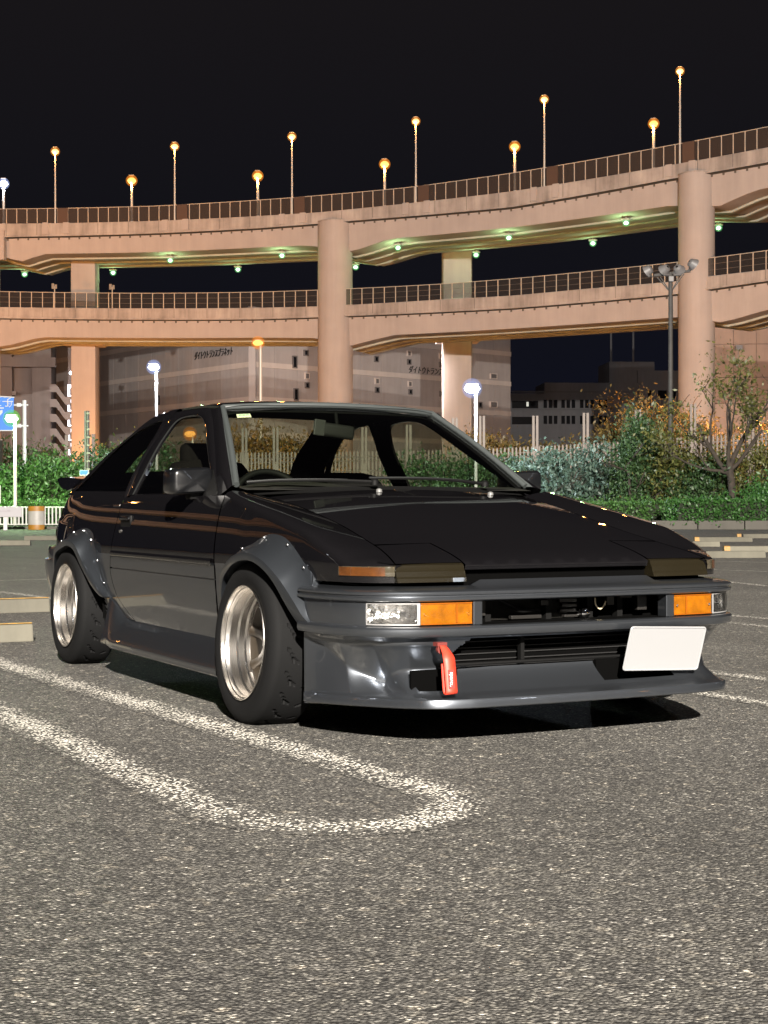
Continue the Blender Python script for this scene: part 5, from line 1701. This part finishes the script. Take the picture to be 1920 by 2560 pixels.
for k, (x, z, w_, h_) in enumerate(((.02, .458, .07, .012), (.03, .440, .06, .010), (.03, .422, .07, .012), (-.075, .452, .03, .018), (.20, .45, .03, .03), (.27, .462, .05, .008), (.33, .44, .04, .05), (-.33, .44, .05, .05), (-.14, .405, .12, .012), (.05, .404, .09, .008))):
    b = MB(); b.box((x, -.755 + .006 * (k % 3), z), (w_, .02, h_)); b.build("bracket", M("engine_grey", (.014, .013, .012), .4, .3), core, bevel=.002)
for x, z in ((-.035, .548), (.055, .545)):
    b = MB(); b.box((x, -.69, z), (.022, .02, .028)); b.build("latch", M("engine_grey", ()), core, bevel=.003)

# ---- plate
PLATE = ((0.1737, -0.915, 0.3687), (0.4951, -0.915, 0.3643), (0.1631, -0.872, 0.2154))
b = MB()
th = math.atan2(.0545, math.sqrt(.165 ** 2 - .0545 ** 2))
R3 = Matrix.Rotation(-th, 3, 'X')
b.box((0, 0, 0), (.33, .0015, .165))
bm = bmesh.new()
plate = B(b, "licence_plate", M("plate_white", (.190, .193, .198), .4, coat=.2), bevel=0)
# rounded corner outline with a raised rim
b = MB()
def rr(w, h, r, n=6):
    out = []
    for cx_, cz_, a0 in ((w - r, h - r, 0), (-w + r, h - r, PI / 2), (-w + r, -h + r, PI), (w - r, -h + r, 1.5 * PI)):
        for k in range(n + 1):
            a = a0 + PI / 2 * k / n
            out.append((cx_ + r * math.cos(a), cz_ + r * math.sin(a)))
    return out
bpy.data.meshes.remove(plate.data) if False else None
o1, o2 = rr(.165, .0825, .012), rr(.1605, .078, .009)
b.prism(o1, -.001, .001, lambda p, t: (p[0], t, p[1]))
plate.data = b.mesh("licence_plate", M("plate_white", ()))
b = MB()
n_ = len(o1)
b.add([(p[0], -.0012, p[1]) for p in o1] + [(p[0] * .993, -.0034, p[1] * .986) for p in o1] + [(p[0], -.0034, p[1]) for p in o2] + [(p[0] * .99, -.0012, p[1] * .98) for p in o2],
      [(r * n_ + i, r * n_ + (i + 1) % n_, (r + 1) * n_ + (i + 1) % n_, (r + 1) * n_ + i) for r in range(3) for i in range(n_)])
b.build("plate_rim", M("plate_white", ()), plate, smooth=60)
ptl, ptr, pbl = Vector(PLATE[0]), Vector(PLATE[1]), Vector(PLATE[2])
pc = (ptr + pbl) / 2
ax_ = (ptr - ptl).normalized(); az_ = (ptl - pbl).normalized(); ay_ = az_.cross(ax_).normalized()
plate.matrix_local = Matrix(((ax_.x, ay_.x, az_.x, pc.x), (ax_.y, ay_.y, az_.y, pc.y - 1.2), (ax_.z, ay_.z, az_.z, pc.z), (0, 0, 0, 1))) @ Matrix.Diagonal(((ptr - ptl).length / .33, 1, (ptl - pbl).length / .165, 1))

# ---- red towing strap
RED = M("strap_red", (.42, .028, .012), .55, noise=(60, .15))
b = MB()
sx0 = -.532
loop = [(-.872, .334), (-.885, .326), (-.899, .314), (-.909, .303), (-.916, .288), (-.923, .25), (-.930, .210), (-.932, .191), (-.923, .186), (-.913, .196), (-.908, .23), (-.902, .28)]
S = spline([(y, z, 0) for y, z in loop], 5)
rows = []
for i, q in enumerate(S):
    f = i / (len(S) - 1)
    w_ = .0205 if .30 < f else .011 + .0316 * f
    sh = -.002 * f
    rows.append([(sx0 + sh - w_, q[0], q[1]), (sx0 + sh, q[0] - .001, q[1]), (sx0 + sh + w_, q[0], q[1])])
b.grid(rows)
strap = B(b, "tow_strap", RED, smooth=50, thick=.0035, toff=0)
b = MB(); b.box((sx0, -.855, .338), (.035, .03, .012)); b.lathe([(-.006, .016), (.006, .016)], 16, o=(sx0, -.862, .322), axis='Y', capa=True, capb=True); b.build("strap_anchor", M("anchor_red", (.10, .015, .012), .5), strap)
b = MB()
b.add([(sx0 - .0105, -.9240, .262), (sx0 + .0105, -.9240, .262), (sx0 + .0090, -.9345, .203), (sx0 - .0125, -.9345, .203)], [(0, 1, 2, 3)])
b.build("strap_label", M("label_red", (.55, .02, .015), .5), strap)
tx = text_obj("lettering", "sparco", .0205, strap, (sx0 - .0015, -.9325, .2325), (PI / 2 - .17, PI / 2, 0), M("label_white", (.85, .70, .66), .5), 0, .0003, sx=.86)

# ---- screen, roof, pillars, side glass
def SP(y, z, out=0.0): return (-(.735 - .525 * (z - .83)) - out, y, z)
wb_ = lambda u_: np.array([.674 * u_, .440 + .105 * u_ * u_, .872 - .010 * u_ * u_])
wt_ = lambda u_: np.array([.516 * u_, 1.030 + .070 * u_ * u_, 1.2225 - .018 * u_ * u_])
def ws(u_, v_):
    p = wb_(u_) * (1 - v_) + wt_(u_) * v_
    return p + np.array([0, -.5, .85]) * .014 * math.sin(PI * v_)
us, vs_ = np.linspace(-1, 1, 25), np.linspace(0, 1, 13)
b = MB(); b.grid([[tuple(ws(u_, v_)) for v_ in vs_] for u_ in us])
screen = B(b, "windscreen", WGLASS, smooth=60)
per = [ws(u_, 0) for u_ in us] + [ws(1, v_) for v_ in vs_[1:]] + [ws(u_, 1) for u_ in us[::-1][1:]] + [ws(-1, v_) for v_ in vs_[::-1][1:]]
b = MB()
for seg in ([ws(u_, 1) for u_ in us], [ws(1, v_) for v_ in vs_], [ws(-1, v_) for v_ in vs_]):
    b.tube([tuple(p + np.array([0, -.004, .004])) for p in seg], .013, 8)
b.build("screen_seal", TRIMG, screen, smooth=50)
b = MB(); p = ws(-.90, .905); p2 = ws(-.90, .85); p3 = ws(-.79, .905); p4 = ws(-.79, .85); sh = np.array([0, .004, -.002])
b.add([tuple(q + sh) for q in (p, p3, p4, p2)], [(0, 1, 2, 3)])
stick = b.build("inspection_sticker", M("sticker_cream", (.62, .60, .45), .6), screen)
b = MB()
for f in (.25, .5, .75):
    c = p * (1 - f) + p3 * f; c2 = p2 * (1 - f) + p4 * f
    m_ = c * .55 + c2 * .45 + sh * 1.0 + np.array([0, -.002, .001])
    b.add([tuple(m_ + np.array([-.007, -.001, .004])), tuple(m_ + np.array([.007, -.001, .004])), tuple(m_ + np.array([.007, .002, -.004])), tuple(m_ + np.array([-.007, .002, -.004]))], [(0, 1, 2, 3)])
b.build("sticker_print", M("sticker_green", (.10, .22, .12), .6), stick)

# roof
zr_ = smoothcurve([(1.00, 1.226), (1.08, 1.241), (1.20, 1.254), (1.40, 1.262), (1.60, 1.259), (1.75, 1.249), (1.88, 1.234)])
b = MB()
rows = []
for t in np.linspace(0, 1, 16):
    r = []
    for u_ in np.linspace(-1, 1, 29):
        yf = 1.030 + .070 * u_ * u_ - .018
        y = yf + (1.82 - yf) * t
        half = interp(y, [(1.0, .514), (1.15, .528), (1.5, .531), (1.8, .533)])
        x = half * (u_ * (1 + .12 * (1 - u_ * u_)))
        x = max(-half, min(half, x))
        z = zr_(y) - .016 * (x / half) ** 2 - .016 * abs(x / half) ** 9
        if t == 0: z -= .006
        r.append((x, y, z))
    rows.append(r)
b.grid(rows)
roof = B(b, "roof", PB, smooth=50)
# headliner just under it so the cabin stays dark
b = MB(); b.grid([[(q[0] * .97, q[1] + .01, q[2] - .03) for q in r] for r in rows]); b.build("headliner", INTR, roof, smooth=50)

SIL = [(2.70, .842), (2.60, .872), (2.515, .916), (2.39, .987), (2.24, 1.052), (2.085, 1.108), (1.945, 1.163), (1.84, 1.192), (1.74, 1.206), (1.62, 1.211), (1.54, 1.212)]
ES = spline([(y, z, 0) for y, z in SIL], 4)[:, :2]
for s in (-1, 1):
    f = lambda y, z, out=0.0: (s * (.735 - .525 * (z - .83) + out), y, z)
    # A pillar
    sd = [(.495, .850), (.59, .90), (.682, .95), (.851, 1.055), (1.037, 1.177), (1.078, 1.209)]
    ff = [(.565, .815), (.700, .90), (.775, .95), (.939, 1.059), (1.100, 1.162), (1.185, 1.204)]
    rows = []
    for k in range(6):
        v_ = k / 5
        g0 = ws(s, v_ * .99)
        a_, c_ = f(*sd[k], .002), f(*ff[k], .0)
        g0 = tuple(g0 + np.array([s * .006, -.001, .002]))
        mid = tuple(np.array(g0) * .5 + np.array(a_) * .5 + np.array([s * .004, -.006, .003]))
        rows.append([(g0[0] - s * .03, g0[1] + .03, g0[2] - .01), g0, mid, a_, tuple(np.array(a_) * .6 + np.array(c_) * .4 + np.array([s * .003, 0, 0])), c_])
    b = MB(); b.grid(rows)
    ap = B(b, "windscreen_pillar", PB, smooth=30)
    b = MB(); b.grid([[r[1], tuple(np.array(r[1]) * .35 + np.array(r[2]) * .65 + np.array([s*.001, -.0035, .002]))] for r in rows]); b.build("pillar_trim", TRIMG, ap, smooth=40)
    # door window frame and glass
    gl = [(1.670, .836), (1.664, .908), (1.660, 1.04), (1.622, 1.122), (1.578, 1.166), (1.492, 1.183), (1.318, 1.182), (1.195, 1.148), (1.046, 1.063), (.823, .934), (.610, .820)]
    fr = [(1.778, .826), (1.802, .92), (1.795, 1.03), (1.752, 1.114), (1.70, 1.195), (1.64, 1.220), (1.40, 1.221), (1.19, 1.205), (1.03, 1.117), (.775, .955), (.560, .810)]
    G, F_ = spline([(y, z, 0) for y, z in gl], 4)[:, :2], spline([(y, z, 0) for y, z in fr], 4)[:, :2]
    rows = []
    for g, q in zip(G, F_):
        m_ = g * .5 + q * .5
        rows.append([f(g[0], g[1], -.014), f(g[0], g[1], -.001), f(*(g * .8 + q * .2), .002), f(*m_, .003), f(*(g * .15 + q * .85), .001), f(q[0], q[1], -.004), f(q[0], q[1], -.03)])
    b = MB(); b.grid(rows)
    b.grid([[f(.560 + t * 1.218, .800, .004), f(.585 + t * 1.11, .832, .001), f(.60 + t * 1.09, .838, -.012)] for t in np.linspace(0, 1, 12)])
    wf = B(b, "door_window_frame", PB, smooth=35)
    b = MB(); b.grid([[r[1], tuple(np.array(r[1]) * .4 + np.array(r[2]) * .6 + np.array([s * .0012, 0, 0]))] for r in rows]); b.build("window_seal", TRIM, wf, smooth=40)
    b = MB(); pts_ = [f(y, z, -.010) for y, z in gl]
    c_ = f(1.3, .98, -.010); b.add(pts_ + [c_], [(i, (i + 1) % len(pts_), len(pts_)) for i in range(len(pts_))])
    b.build("door_glass", SGLASS, wf)
    # corner patch that carries the mirror
    b = MB(); b.prism([(.585, .812), (.60, .84), (.765, .93), (.80, .93), (.72, .812)], 0, .012, lambda p, t: f(p[0], p[1], -.006 + t)); b.build("mirror_patch", PLAS, wf)
    # rear quarter window, its surround and the centre pillar
    qo = [(2.70, .862), (2.569, .930), (2.393, 1.034), (2.166, 1.130), (1.99, 1.170), (1.88, 1.184), (1.79, 1.187)]
    ES2 = [(2.775, .844), (2.655, .918), (2.46, 1.030), (2.255, 1.112), (2.05, 1.194), (1.90, 1.222), (1.66, 1.236)]
    Q, Eo = spline([(y, z, 0) for y, z in qo], 4)[:, :2], spline([(y, z, 0) for y, z in ES2], 4)[:, :2]
    rows = []
    for g, q in zip(Q, Eo):
        rows.append([f(g[0], g[1], -.014), f(g[0], g[1], -.002), f(*(g * .7 + q * .3), .001), f(*(g * .1 + q * .9), .0), f(q[0], q[1], -.008)])
    b = MB(); b.grid(rows)
    # lower sill and centre pillar of the quarter window
    b.grid([[f(1.785 + t * 1.0, .818 + .024 * t, .004), f(1.815 + t * .885, .850 + .010 * t, .0), f(1.82 + t * .88, .854 + .010 * t, -.014)] for t in np.linspace(0, 1, 12)])
    cp = [((1.818, .845), (1.780, .822)), ((1.840, .92), (1.804, .92)), ((1.834, 1.03), (1.797, 1.03)), ((1.806, 1.11), (1.754, 1.114)), ((1.79, 1.185), (1.702, 1.196)), ((1.77, 1.232), (1.63, 1.232))]
    b.grid([[f(*a_, -.014), f(*a_, -.001), f(*(np.array(a_) * .5 + np.array(c_) * .5), .004), f(*c_, .001), f(*c_, -.02)] for a_, c_ in cp])
    qf = B(b, "quarter_window_frame", PB, smooth=35)
    b = MB(); pts_ = [f(y, z, -.008) for y, z in qo] + [f(y, z, -.008) for y, z in ((1.80, 1.12), (1.832, 1.03), (1.838, .93), (1.815, .852))]
    c_ = f(2.05, 1.0, -.008); b.add(pts_ + [c_], [(i, (i + 1) % len(pts_), len(pts_)) for i in range(len(pts_))])
    b.build("quarter_glass", SGLASS, qf)

    # mirror
    sgn = s
    b = MB()
    rows = []
    prof = [(-.002, .0), (0.0, .80), (.006, .91), (.018, .975), (.045, 1.0), (.085, .985), (.105, .95)]
    for d_, k in prof:
        ring_ = []
        for a in np.linspace(0, 2 * PI, 33)[:-1]:
            c, sn = math.cos(a), math.sin(a)
            e_ = 6.0
            rx = math.copysign(abs(c) ** (2 / e_), c) * .0925 * k
            rz = math.copysign(abs(sn) ** (2 / e_), sn) * .054 * k
            ring_.append((rx, d_ - .05, rz + rx * .05))
        rows.append(ring_ + [ring_[0]])
    b.grid(rows)
    b.add(rows[-1][:-1], [tuple(range(32))])
    mr = B(b, "wing_mirror", M("mirror_shell", (.0035, .0038, .0045), .3, .2, coat=1.0, coatr=.05), smooth=40)
    mr.location = (s * .790, .770 - 1.2, .884); mr.rotation_euler = (0, 0, s * -.10)
    b = MB(); b.box((-s * .045, .015, -.058), (.09, .05, .035)); b.build("mirror_foot", PLAS, mr, bevel=.01, smooth=40)
    b = MB(); b.box((0, .0545, 0), (.165, .002, .09)); b.build("mirror_glass", CHROME, mr)

# tailgate
def hatch_pt(y, z, u_):
    half = .735 - .525 * (z - .83) - .010
    return (half * u_, y + .02 * (1 - u_ * u_), z + (.030 + .0 * y) * (1 - abs(u_) ** 2.4) * (1.0 if z > .9 else .6) + .003)
EH = spline([(1.79, 1.228, 0), (1.88, 1.220, 0), (2.02, 1.198, 0), (2.25, 1.108, 0), (2.395, 1.053, 0), (2.535, .988, 0), (2.645, .915, 0), (2.70, .874, 0), (2.80, .852, 0), (2.95, .838, 0), (3.08, .822, 0), (3.2, .80, 0)], 3)[:, :2]
us = np.linspace(-1, 1, 21)
rows = []
for y, z in EH:
    r = []
    for u_ in us:
        q = hatch_pt(y, z, u_)
        if y > 2.72:
            q = (q[0] * (XS(min(y, 3.28), .80) - .02) / (.735 - .525 * (z - .83) - .010), q[1], q[2])
        r.append(q)
    rows.append(r)
def hatch_hole(i, j): return 1.95 < EH[i][0] < 2.58 and 3 <= j < 17
b = MB(); b.grid(rows, hatch_hole)
tg = B(b, "tailgate", PB, smooth=40)
b = MB(); b.grid(rows, lambda i, j: not hatch_hole(i, j)); b.build("tailgate_glass", WGLASS, tg, smooth=60)
# rear spoiler
b = MB()
prof = [(2.76, .936), (2.90, .944), (3.08, .950), (3.205, .947), (3.222, .940), (3.205, .925), (3.16, .902), (3.11, .886), (3.02, .878), (2.93, .889), (2.83, .912)]
xs = np.linspace(-.665, .665, 15)
rows = [[(x, y, z - .010 * (abs(x) / .665) ** 4) for y, z in prof + prof[:1]] for x in xs]
b.grid(rows)
for r in (rows[0], rows[-1]): b.add(r[:-1], [tuple(range(len(prof)))])
sp_ = B(b, "rear_spoiler", PB, smooth=35)
for s in (-1, 1):
    b = MB(); b.prism([(2.92, .893), (3.10, .886), (3.05, .82), (2.95, .825)], .585, .625, lambda p, t: (s * t, p[0], p[1])); b.build("spoiler_leg", PB, sp_, bevel=.006)
# tail panel and rear bumper
b = MB(); b.grid([[(x, 3.285, z) for z in (.80, .55, .30)] for x in np.linspace(-.55, .55, 8)]); B(b, "tail_panel", PB)
RP = spline([(p[0], p[1], 0) for p in [(-.800, 2.70), (-.800, 2.84), (-.785, 2.95), (-.755, 3.07), (-.70, 3.22), (-.60, 3.31), (-.4, 3.345), (0, 3.355), (.4, 3.345), (.60, 3.31), (.70, 3.22), (.755, 3.07), (.785, 2.95), (.80, 2.84), (.80, 2.70)]], 5)[:, :2]
T2 = np.gradient(RP, axis=0); T2 /= np.linalg.norm(T2, axis=1)[:, None]; N2 = np.stack([-T2[:, 1], T2[:, 0]], 1)
b = MB(); b.grid([[(q[0] + n_[0] * d, q[1] + n_[1] * d, z) for d, z in ((-.04, .575), (-.004, .57), (.002, .555), (.002, .51), (.018, .503), (.020, .47), (.010, .40), (-.015, .33), (-.06, .30))] for q, n_ in zip(RP, N2)])
B(b, "rear_bumper", PG, smooth=35)

# wipers and cowl
b = MB(); b.grid([[(x, .408 + .06 * (x / .6) ** 2 + dy, z - .012 * (x / .6) ** 2) for dy, z in ((0, .838), (.03, .846), (.05, .862))] for x in np.linspace(-.62, .62, 16)])
cowl = B(b, "cowl_panel", PLAS, smooth=40)
for arm, pv in (([(-.12, .425, .878), (-.30, .46, .884), (-.50, .505, .882), (-.63, .53, .874)], -.10), ([(.42, .46, .874), (.25, .445, .888), (.08, .44, .893), (-.13, .44, .892)], .44)):
    S = spline(arm, 5)
    b = MB(); b.tube(S, np.linspace(.008, .0035, len(S)), 6); w_ = B(b, "wiper", PLAS, smooth=40)
    b = MB(); b.tube([tuple(q + np.array([0, .012, .004])) for q in S[len(S) // 5:]], .0045, 5); b.build("wiper_blade", TRIM, w_)
    b = MB(); b.lathe([(-.012, .017), (.006, .017), (.014, .008)], 12, o=tuple(S[0]), axis='Z', capa=True, capb=True); b.build("wiper_pivot", PLAS, w_, smooth=40)
for x in (-.135, .385):
    b = MB(); b.lathe([(-.004, .013), (.006, .012), (.011, .005), (.011, 0)], 12, o=(x, .355, zH(x, .355) + .003), axis='Z'); B(b, "washer_nozzle", M("nozzle_grey", (.09, .09, .088), .5), smooth=40)

# ---- cabin
b = MB()
b.box((0, 1.55, .30), (1.30, 2.6, .02)); b.box((0, .36, .55), (1.26, .03, .50))
B(b, "cabin_floor", INTR)
b = MB()
rows = []
for x in np.linspace(-.66, .66, 23):
    hump = .030 * math.exp(-((x + .36) / .17) ** 4)
    rows.append([(x, .47, .845), (x, .62, .862 + hump * .6), (x, .76, .858 + hump), (x, .80, .835 + hump * .4), (x, .82, .62)])
b.grid(rows); dash = B(b, "dashboard", M("dash_plastic", (.008, .008, .0065), .75, spec=.2), smooth=40)
b = MB()
sw_c = Vector((-.36, .92, .770)); Rsw = Matrix.Rotation(math.radians(-24), 3, 'X')
b.tube([tuple(sw_c + Rsw @ Vector((.175 * math.cos(a), 0, .175 * math.sin(a)))) for a in np.linspace(0, 2 * PI, 41)], .014, 8, cap=False)
sw = B(b, "steering_wheel", PLAS, smooth=60)
b = MB()
for a in (0.1, PI - .1, -PI / 2): b.bar(tuple(sw_c), tuple(sw_c + Rsw @ Vector((.17 * math.cos(a), 0, .17 * math.sin(a)))), .03, .012)
b.lathe([(-.02, .045), (.02, .045)], 16, o=tuple(sw_c), axis='Y', capa=True, capb=True); b.build("wheel_spokes", PLAS, sw)
SEAT = M("seat_cloth", (.0035, .003, .0035), .9, spec=.1)
for s in (-1, 1):
    b = MB()
    def slab(cy, cz, w, prof_):
        for (y0, z0, h0), (y1, z1, h1) in zip(prof_[:-1], prof_[1:]): pass
    back = [(1.52, .42, .245), (1.58, .60, .25), (1.65, .78, .245), (1.70, .92, .22), (1.715, .985, .17), (1.72, 1.0, .10)]
    rows = []
    kz = 1.0 if s < 0 else .945
    for y, z, h in back:
        z *= kz
        r = []
        for a in np.linspace(0, 2 * PI, 25):
            c, sn = math.cos(a), math.sin(a)
            r.append((s * .355 + math.copysign(abs(c) ** .5, c) * h, y + math.copysign(abs(sn) ** .7, sn) * .06, z))
        rows.append(r)
    b.grid(rows); b.add(rows[-1][:-1], [tuple(range(24))])
    se = B(b, "seat", SEAT, smooth=50)
    b = MB(); b.box((s * .355, 1.30, .43), (.50, .52, .16)); b.build("seat_cushion", SEAT, se, bevel=.05, smooth=50)
    if s > 0: continue
    b = MB(); b.box((s * .355, 1.735, 1.005), (.25, .085, .15)); hr = b.build("headrest", SEAT, se, bevel=.04, segs=4, smooth=50)
# low dark rear bench and parcel line
b = MB(); b.box((0, 2.25, .62), (1.15, .14, .36)); B(b, "rear_seat", SEAT, bevel=.05, smooth=50)
# rear view mirror
b = MB(); b.box((0, 0, 0), (.20, .035, .062)); rv = B(b, "rear_view_mirror", M("rear_mirror_black", (.004, .004, .0036), .5), bevel=.016, segs=3, smooth=50)
rv.location = (-.045, .97 - 1.2, 1.112); rv.rotation_euler = (.05, .10, .1)
b = MB(); b.box((-.082, -.012, .004), (.055, .012, .070)); b.build("etc_antenna", M("antenna_grey", (.010, .0105, .0095), .6), rv, bevel=.004)
b = MB(); b.tube([(.02, .01, .02), (.035, .06, .085)], .008, 8); b.build("mirror_stalk", PLAS, rv)

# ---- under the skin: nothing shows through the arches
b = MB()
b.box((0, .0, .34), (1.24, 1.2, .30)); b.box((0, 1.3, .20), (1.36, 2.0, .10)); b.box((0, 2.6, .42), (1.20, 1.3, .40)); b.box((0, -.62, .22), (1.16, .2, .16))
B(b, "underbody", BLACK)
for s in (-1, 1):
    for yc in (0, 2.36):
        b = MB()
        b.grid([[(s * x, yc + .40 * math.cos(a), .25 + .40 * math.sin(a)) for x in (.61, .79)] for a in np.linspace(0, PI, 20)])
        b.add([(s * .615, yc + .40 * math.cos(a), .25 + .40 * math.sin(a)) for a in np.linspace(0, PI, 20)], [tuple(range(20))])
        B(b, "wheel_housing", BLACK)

# ---- wheels
def tyre_mesh():
    W_, R_ = .190, .293
    # cross-section from outer bead to inner bead: (t inward, r)
    prof = [(.006, .203), (.000, .212), (-.006, .226), (-.009, .243), (-.006, .262), (.002, .277), (.010, .2855), (.018, .2895)]
    tread_t = np.linspace(.024, W_ - .024, 26)
    prof2 = [(t, R_ - .004 * ((t - W_ / 2) / (W_ / 2)) ** 2) for t in tread_t]
    tail = [(W_ - .016, .2885), (W_ - .006, .278), (W_ + .004, .255), (W_ + .004, .225), (W_ - .006, .205)]
    P_ = prof + prof2 + tail
    n = 440
    rows = []
    npitch = 22
    for k in range(n + 1):
        a = 2 * PI * k / n
        r_ = []
        for j, (t, r) in enumerate(P_):
            rr_ = r
            if len(prof) <= j < len(prof) + len(prof2):
                f = (t - .024) / (W_ - .048)
                # slanted lightning-shaped cuts
                ph = (a / (2 * PI) * npitch - f * 1.15 - (.10 if .26 < f < .34 else 0) - (.22 if f >= .34 else 0)) % 1.0
                if (.16 < f < .30 or .36 < f < .52) and ph < .13: rr_ -= .006
                if .29 < f < .37 and ph < .24: rr_ -= .006
                ph2 = (a / (2 * PI) * npitch + f * .9 + .4) % 1.0
                if .70 < f < .92 and ph2 < .13: rr_ -= .006
            r_.append((t, rr_ * math.cos(a), rr_ * math.sin(a)))
        rows.append(r_)
    b = MB(); b.grid(rows)
    return b.mesh("tyre", RUBBER, smooth=30, merge=.00005)
tyre_me = tyre_mesh()
b = MB()
b.lathe([(.010, .196), (.004, .2045), (-.003, .2075), (-.006, .2068), (-.007, .2045), (-.004, .2018), (.002, .2005), (.012, .1985), (.022, .1955), (.026, .1925), (.040, .1915), (.052, .1905), (.056, .1865), (.059, .1840), (.080, .1830), (.083, .179), (.086, .1755), (.100, .174)], 96)
lip_me = b.mesh("rim", ALU, smooth=22)
b = MB()
b.lathe([(.100, .1745), (.098, .168), (.108, .158), (.128, .13), (.132, .08), (.122, .06), (.110, .052), (.104, .046), (.106, .038), (.106, .0)], 64)
disc_me = b.mesh("wheel_centre", BRONZE, smooth=35)
b = MB(); b.lathe([(.085, .0), (.086, .022), (.090, .027), (.108, .028)], 24); cap_me = b.mesh("centre_cap", M("cap_dark", (.05, .045, .04), .3, .6), smooth=40)
b = MB(); b.lathe([(.096, 0), (.096, .009), (.106, .009)], 6); nut_me = b.mesh("wheel_nut", CHROME, smooth=30)
b = MB()
S = [(.122, .045), (.124, .07), (.126, .10), (.124, .13), (.116, .155), (.110, .168)]
b.tube([(t - .004, r, 0) for t, r in S], [.022, .019, .0175, .0175, .019, .022], 10)
spk = b.mesh("spoke", BRONZE, smooth=50)
for y, xl in ((0, .866), (2.4, .848)):
    for s in (-1, 1):
        w = empty("wheel", (s * xl, y - 1.2, .293))
        w.parent = car
        cam_ = math.radians(3.4 if y == 0 else 1.4)
        w.rotation_euler = (0.35 if y else 0.0, 0, 0)
        # local +x points inward for the right (s=-1) side
        w.matrix_local = Matrix.Translation((s * xl, y - 1.2, .2905)) @ Matrix.Rotation(-s * cam_ , 4, 'Y') @ Matrix.Rotation(0 if s < 0 else PI, 4, 'Z') @ Matrix.Rotation(.2 + y, 4, 'X')
        for nm, me in (("tyre", tyre_me), ("rim", lip_me), ("wheel_centre", disc_me), ("centre_cap", cap_me)):
            inst(nm, me, w)
        for k in range(8): inst("spoke", spk, w, (0, 0, 0), (2 * PI * k / 8, 0, 0))
        for k in range(4): inst("wheel_nut", nut_me, w, (0, .04 * math.cos(k * PI / 2 + .4), .04 * math.sin(k * PI / 2 + .4)))
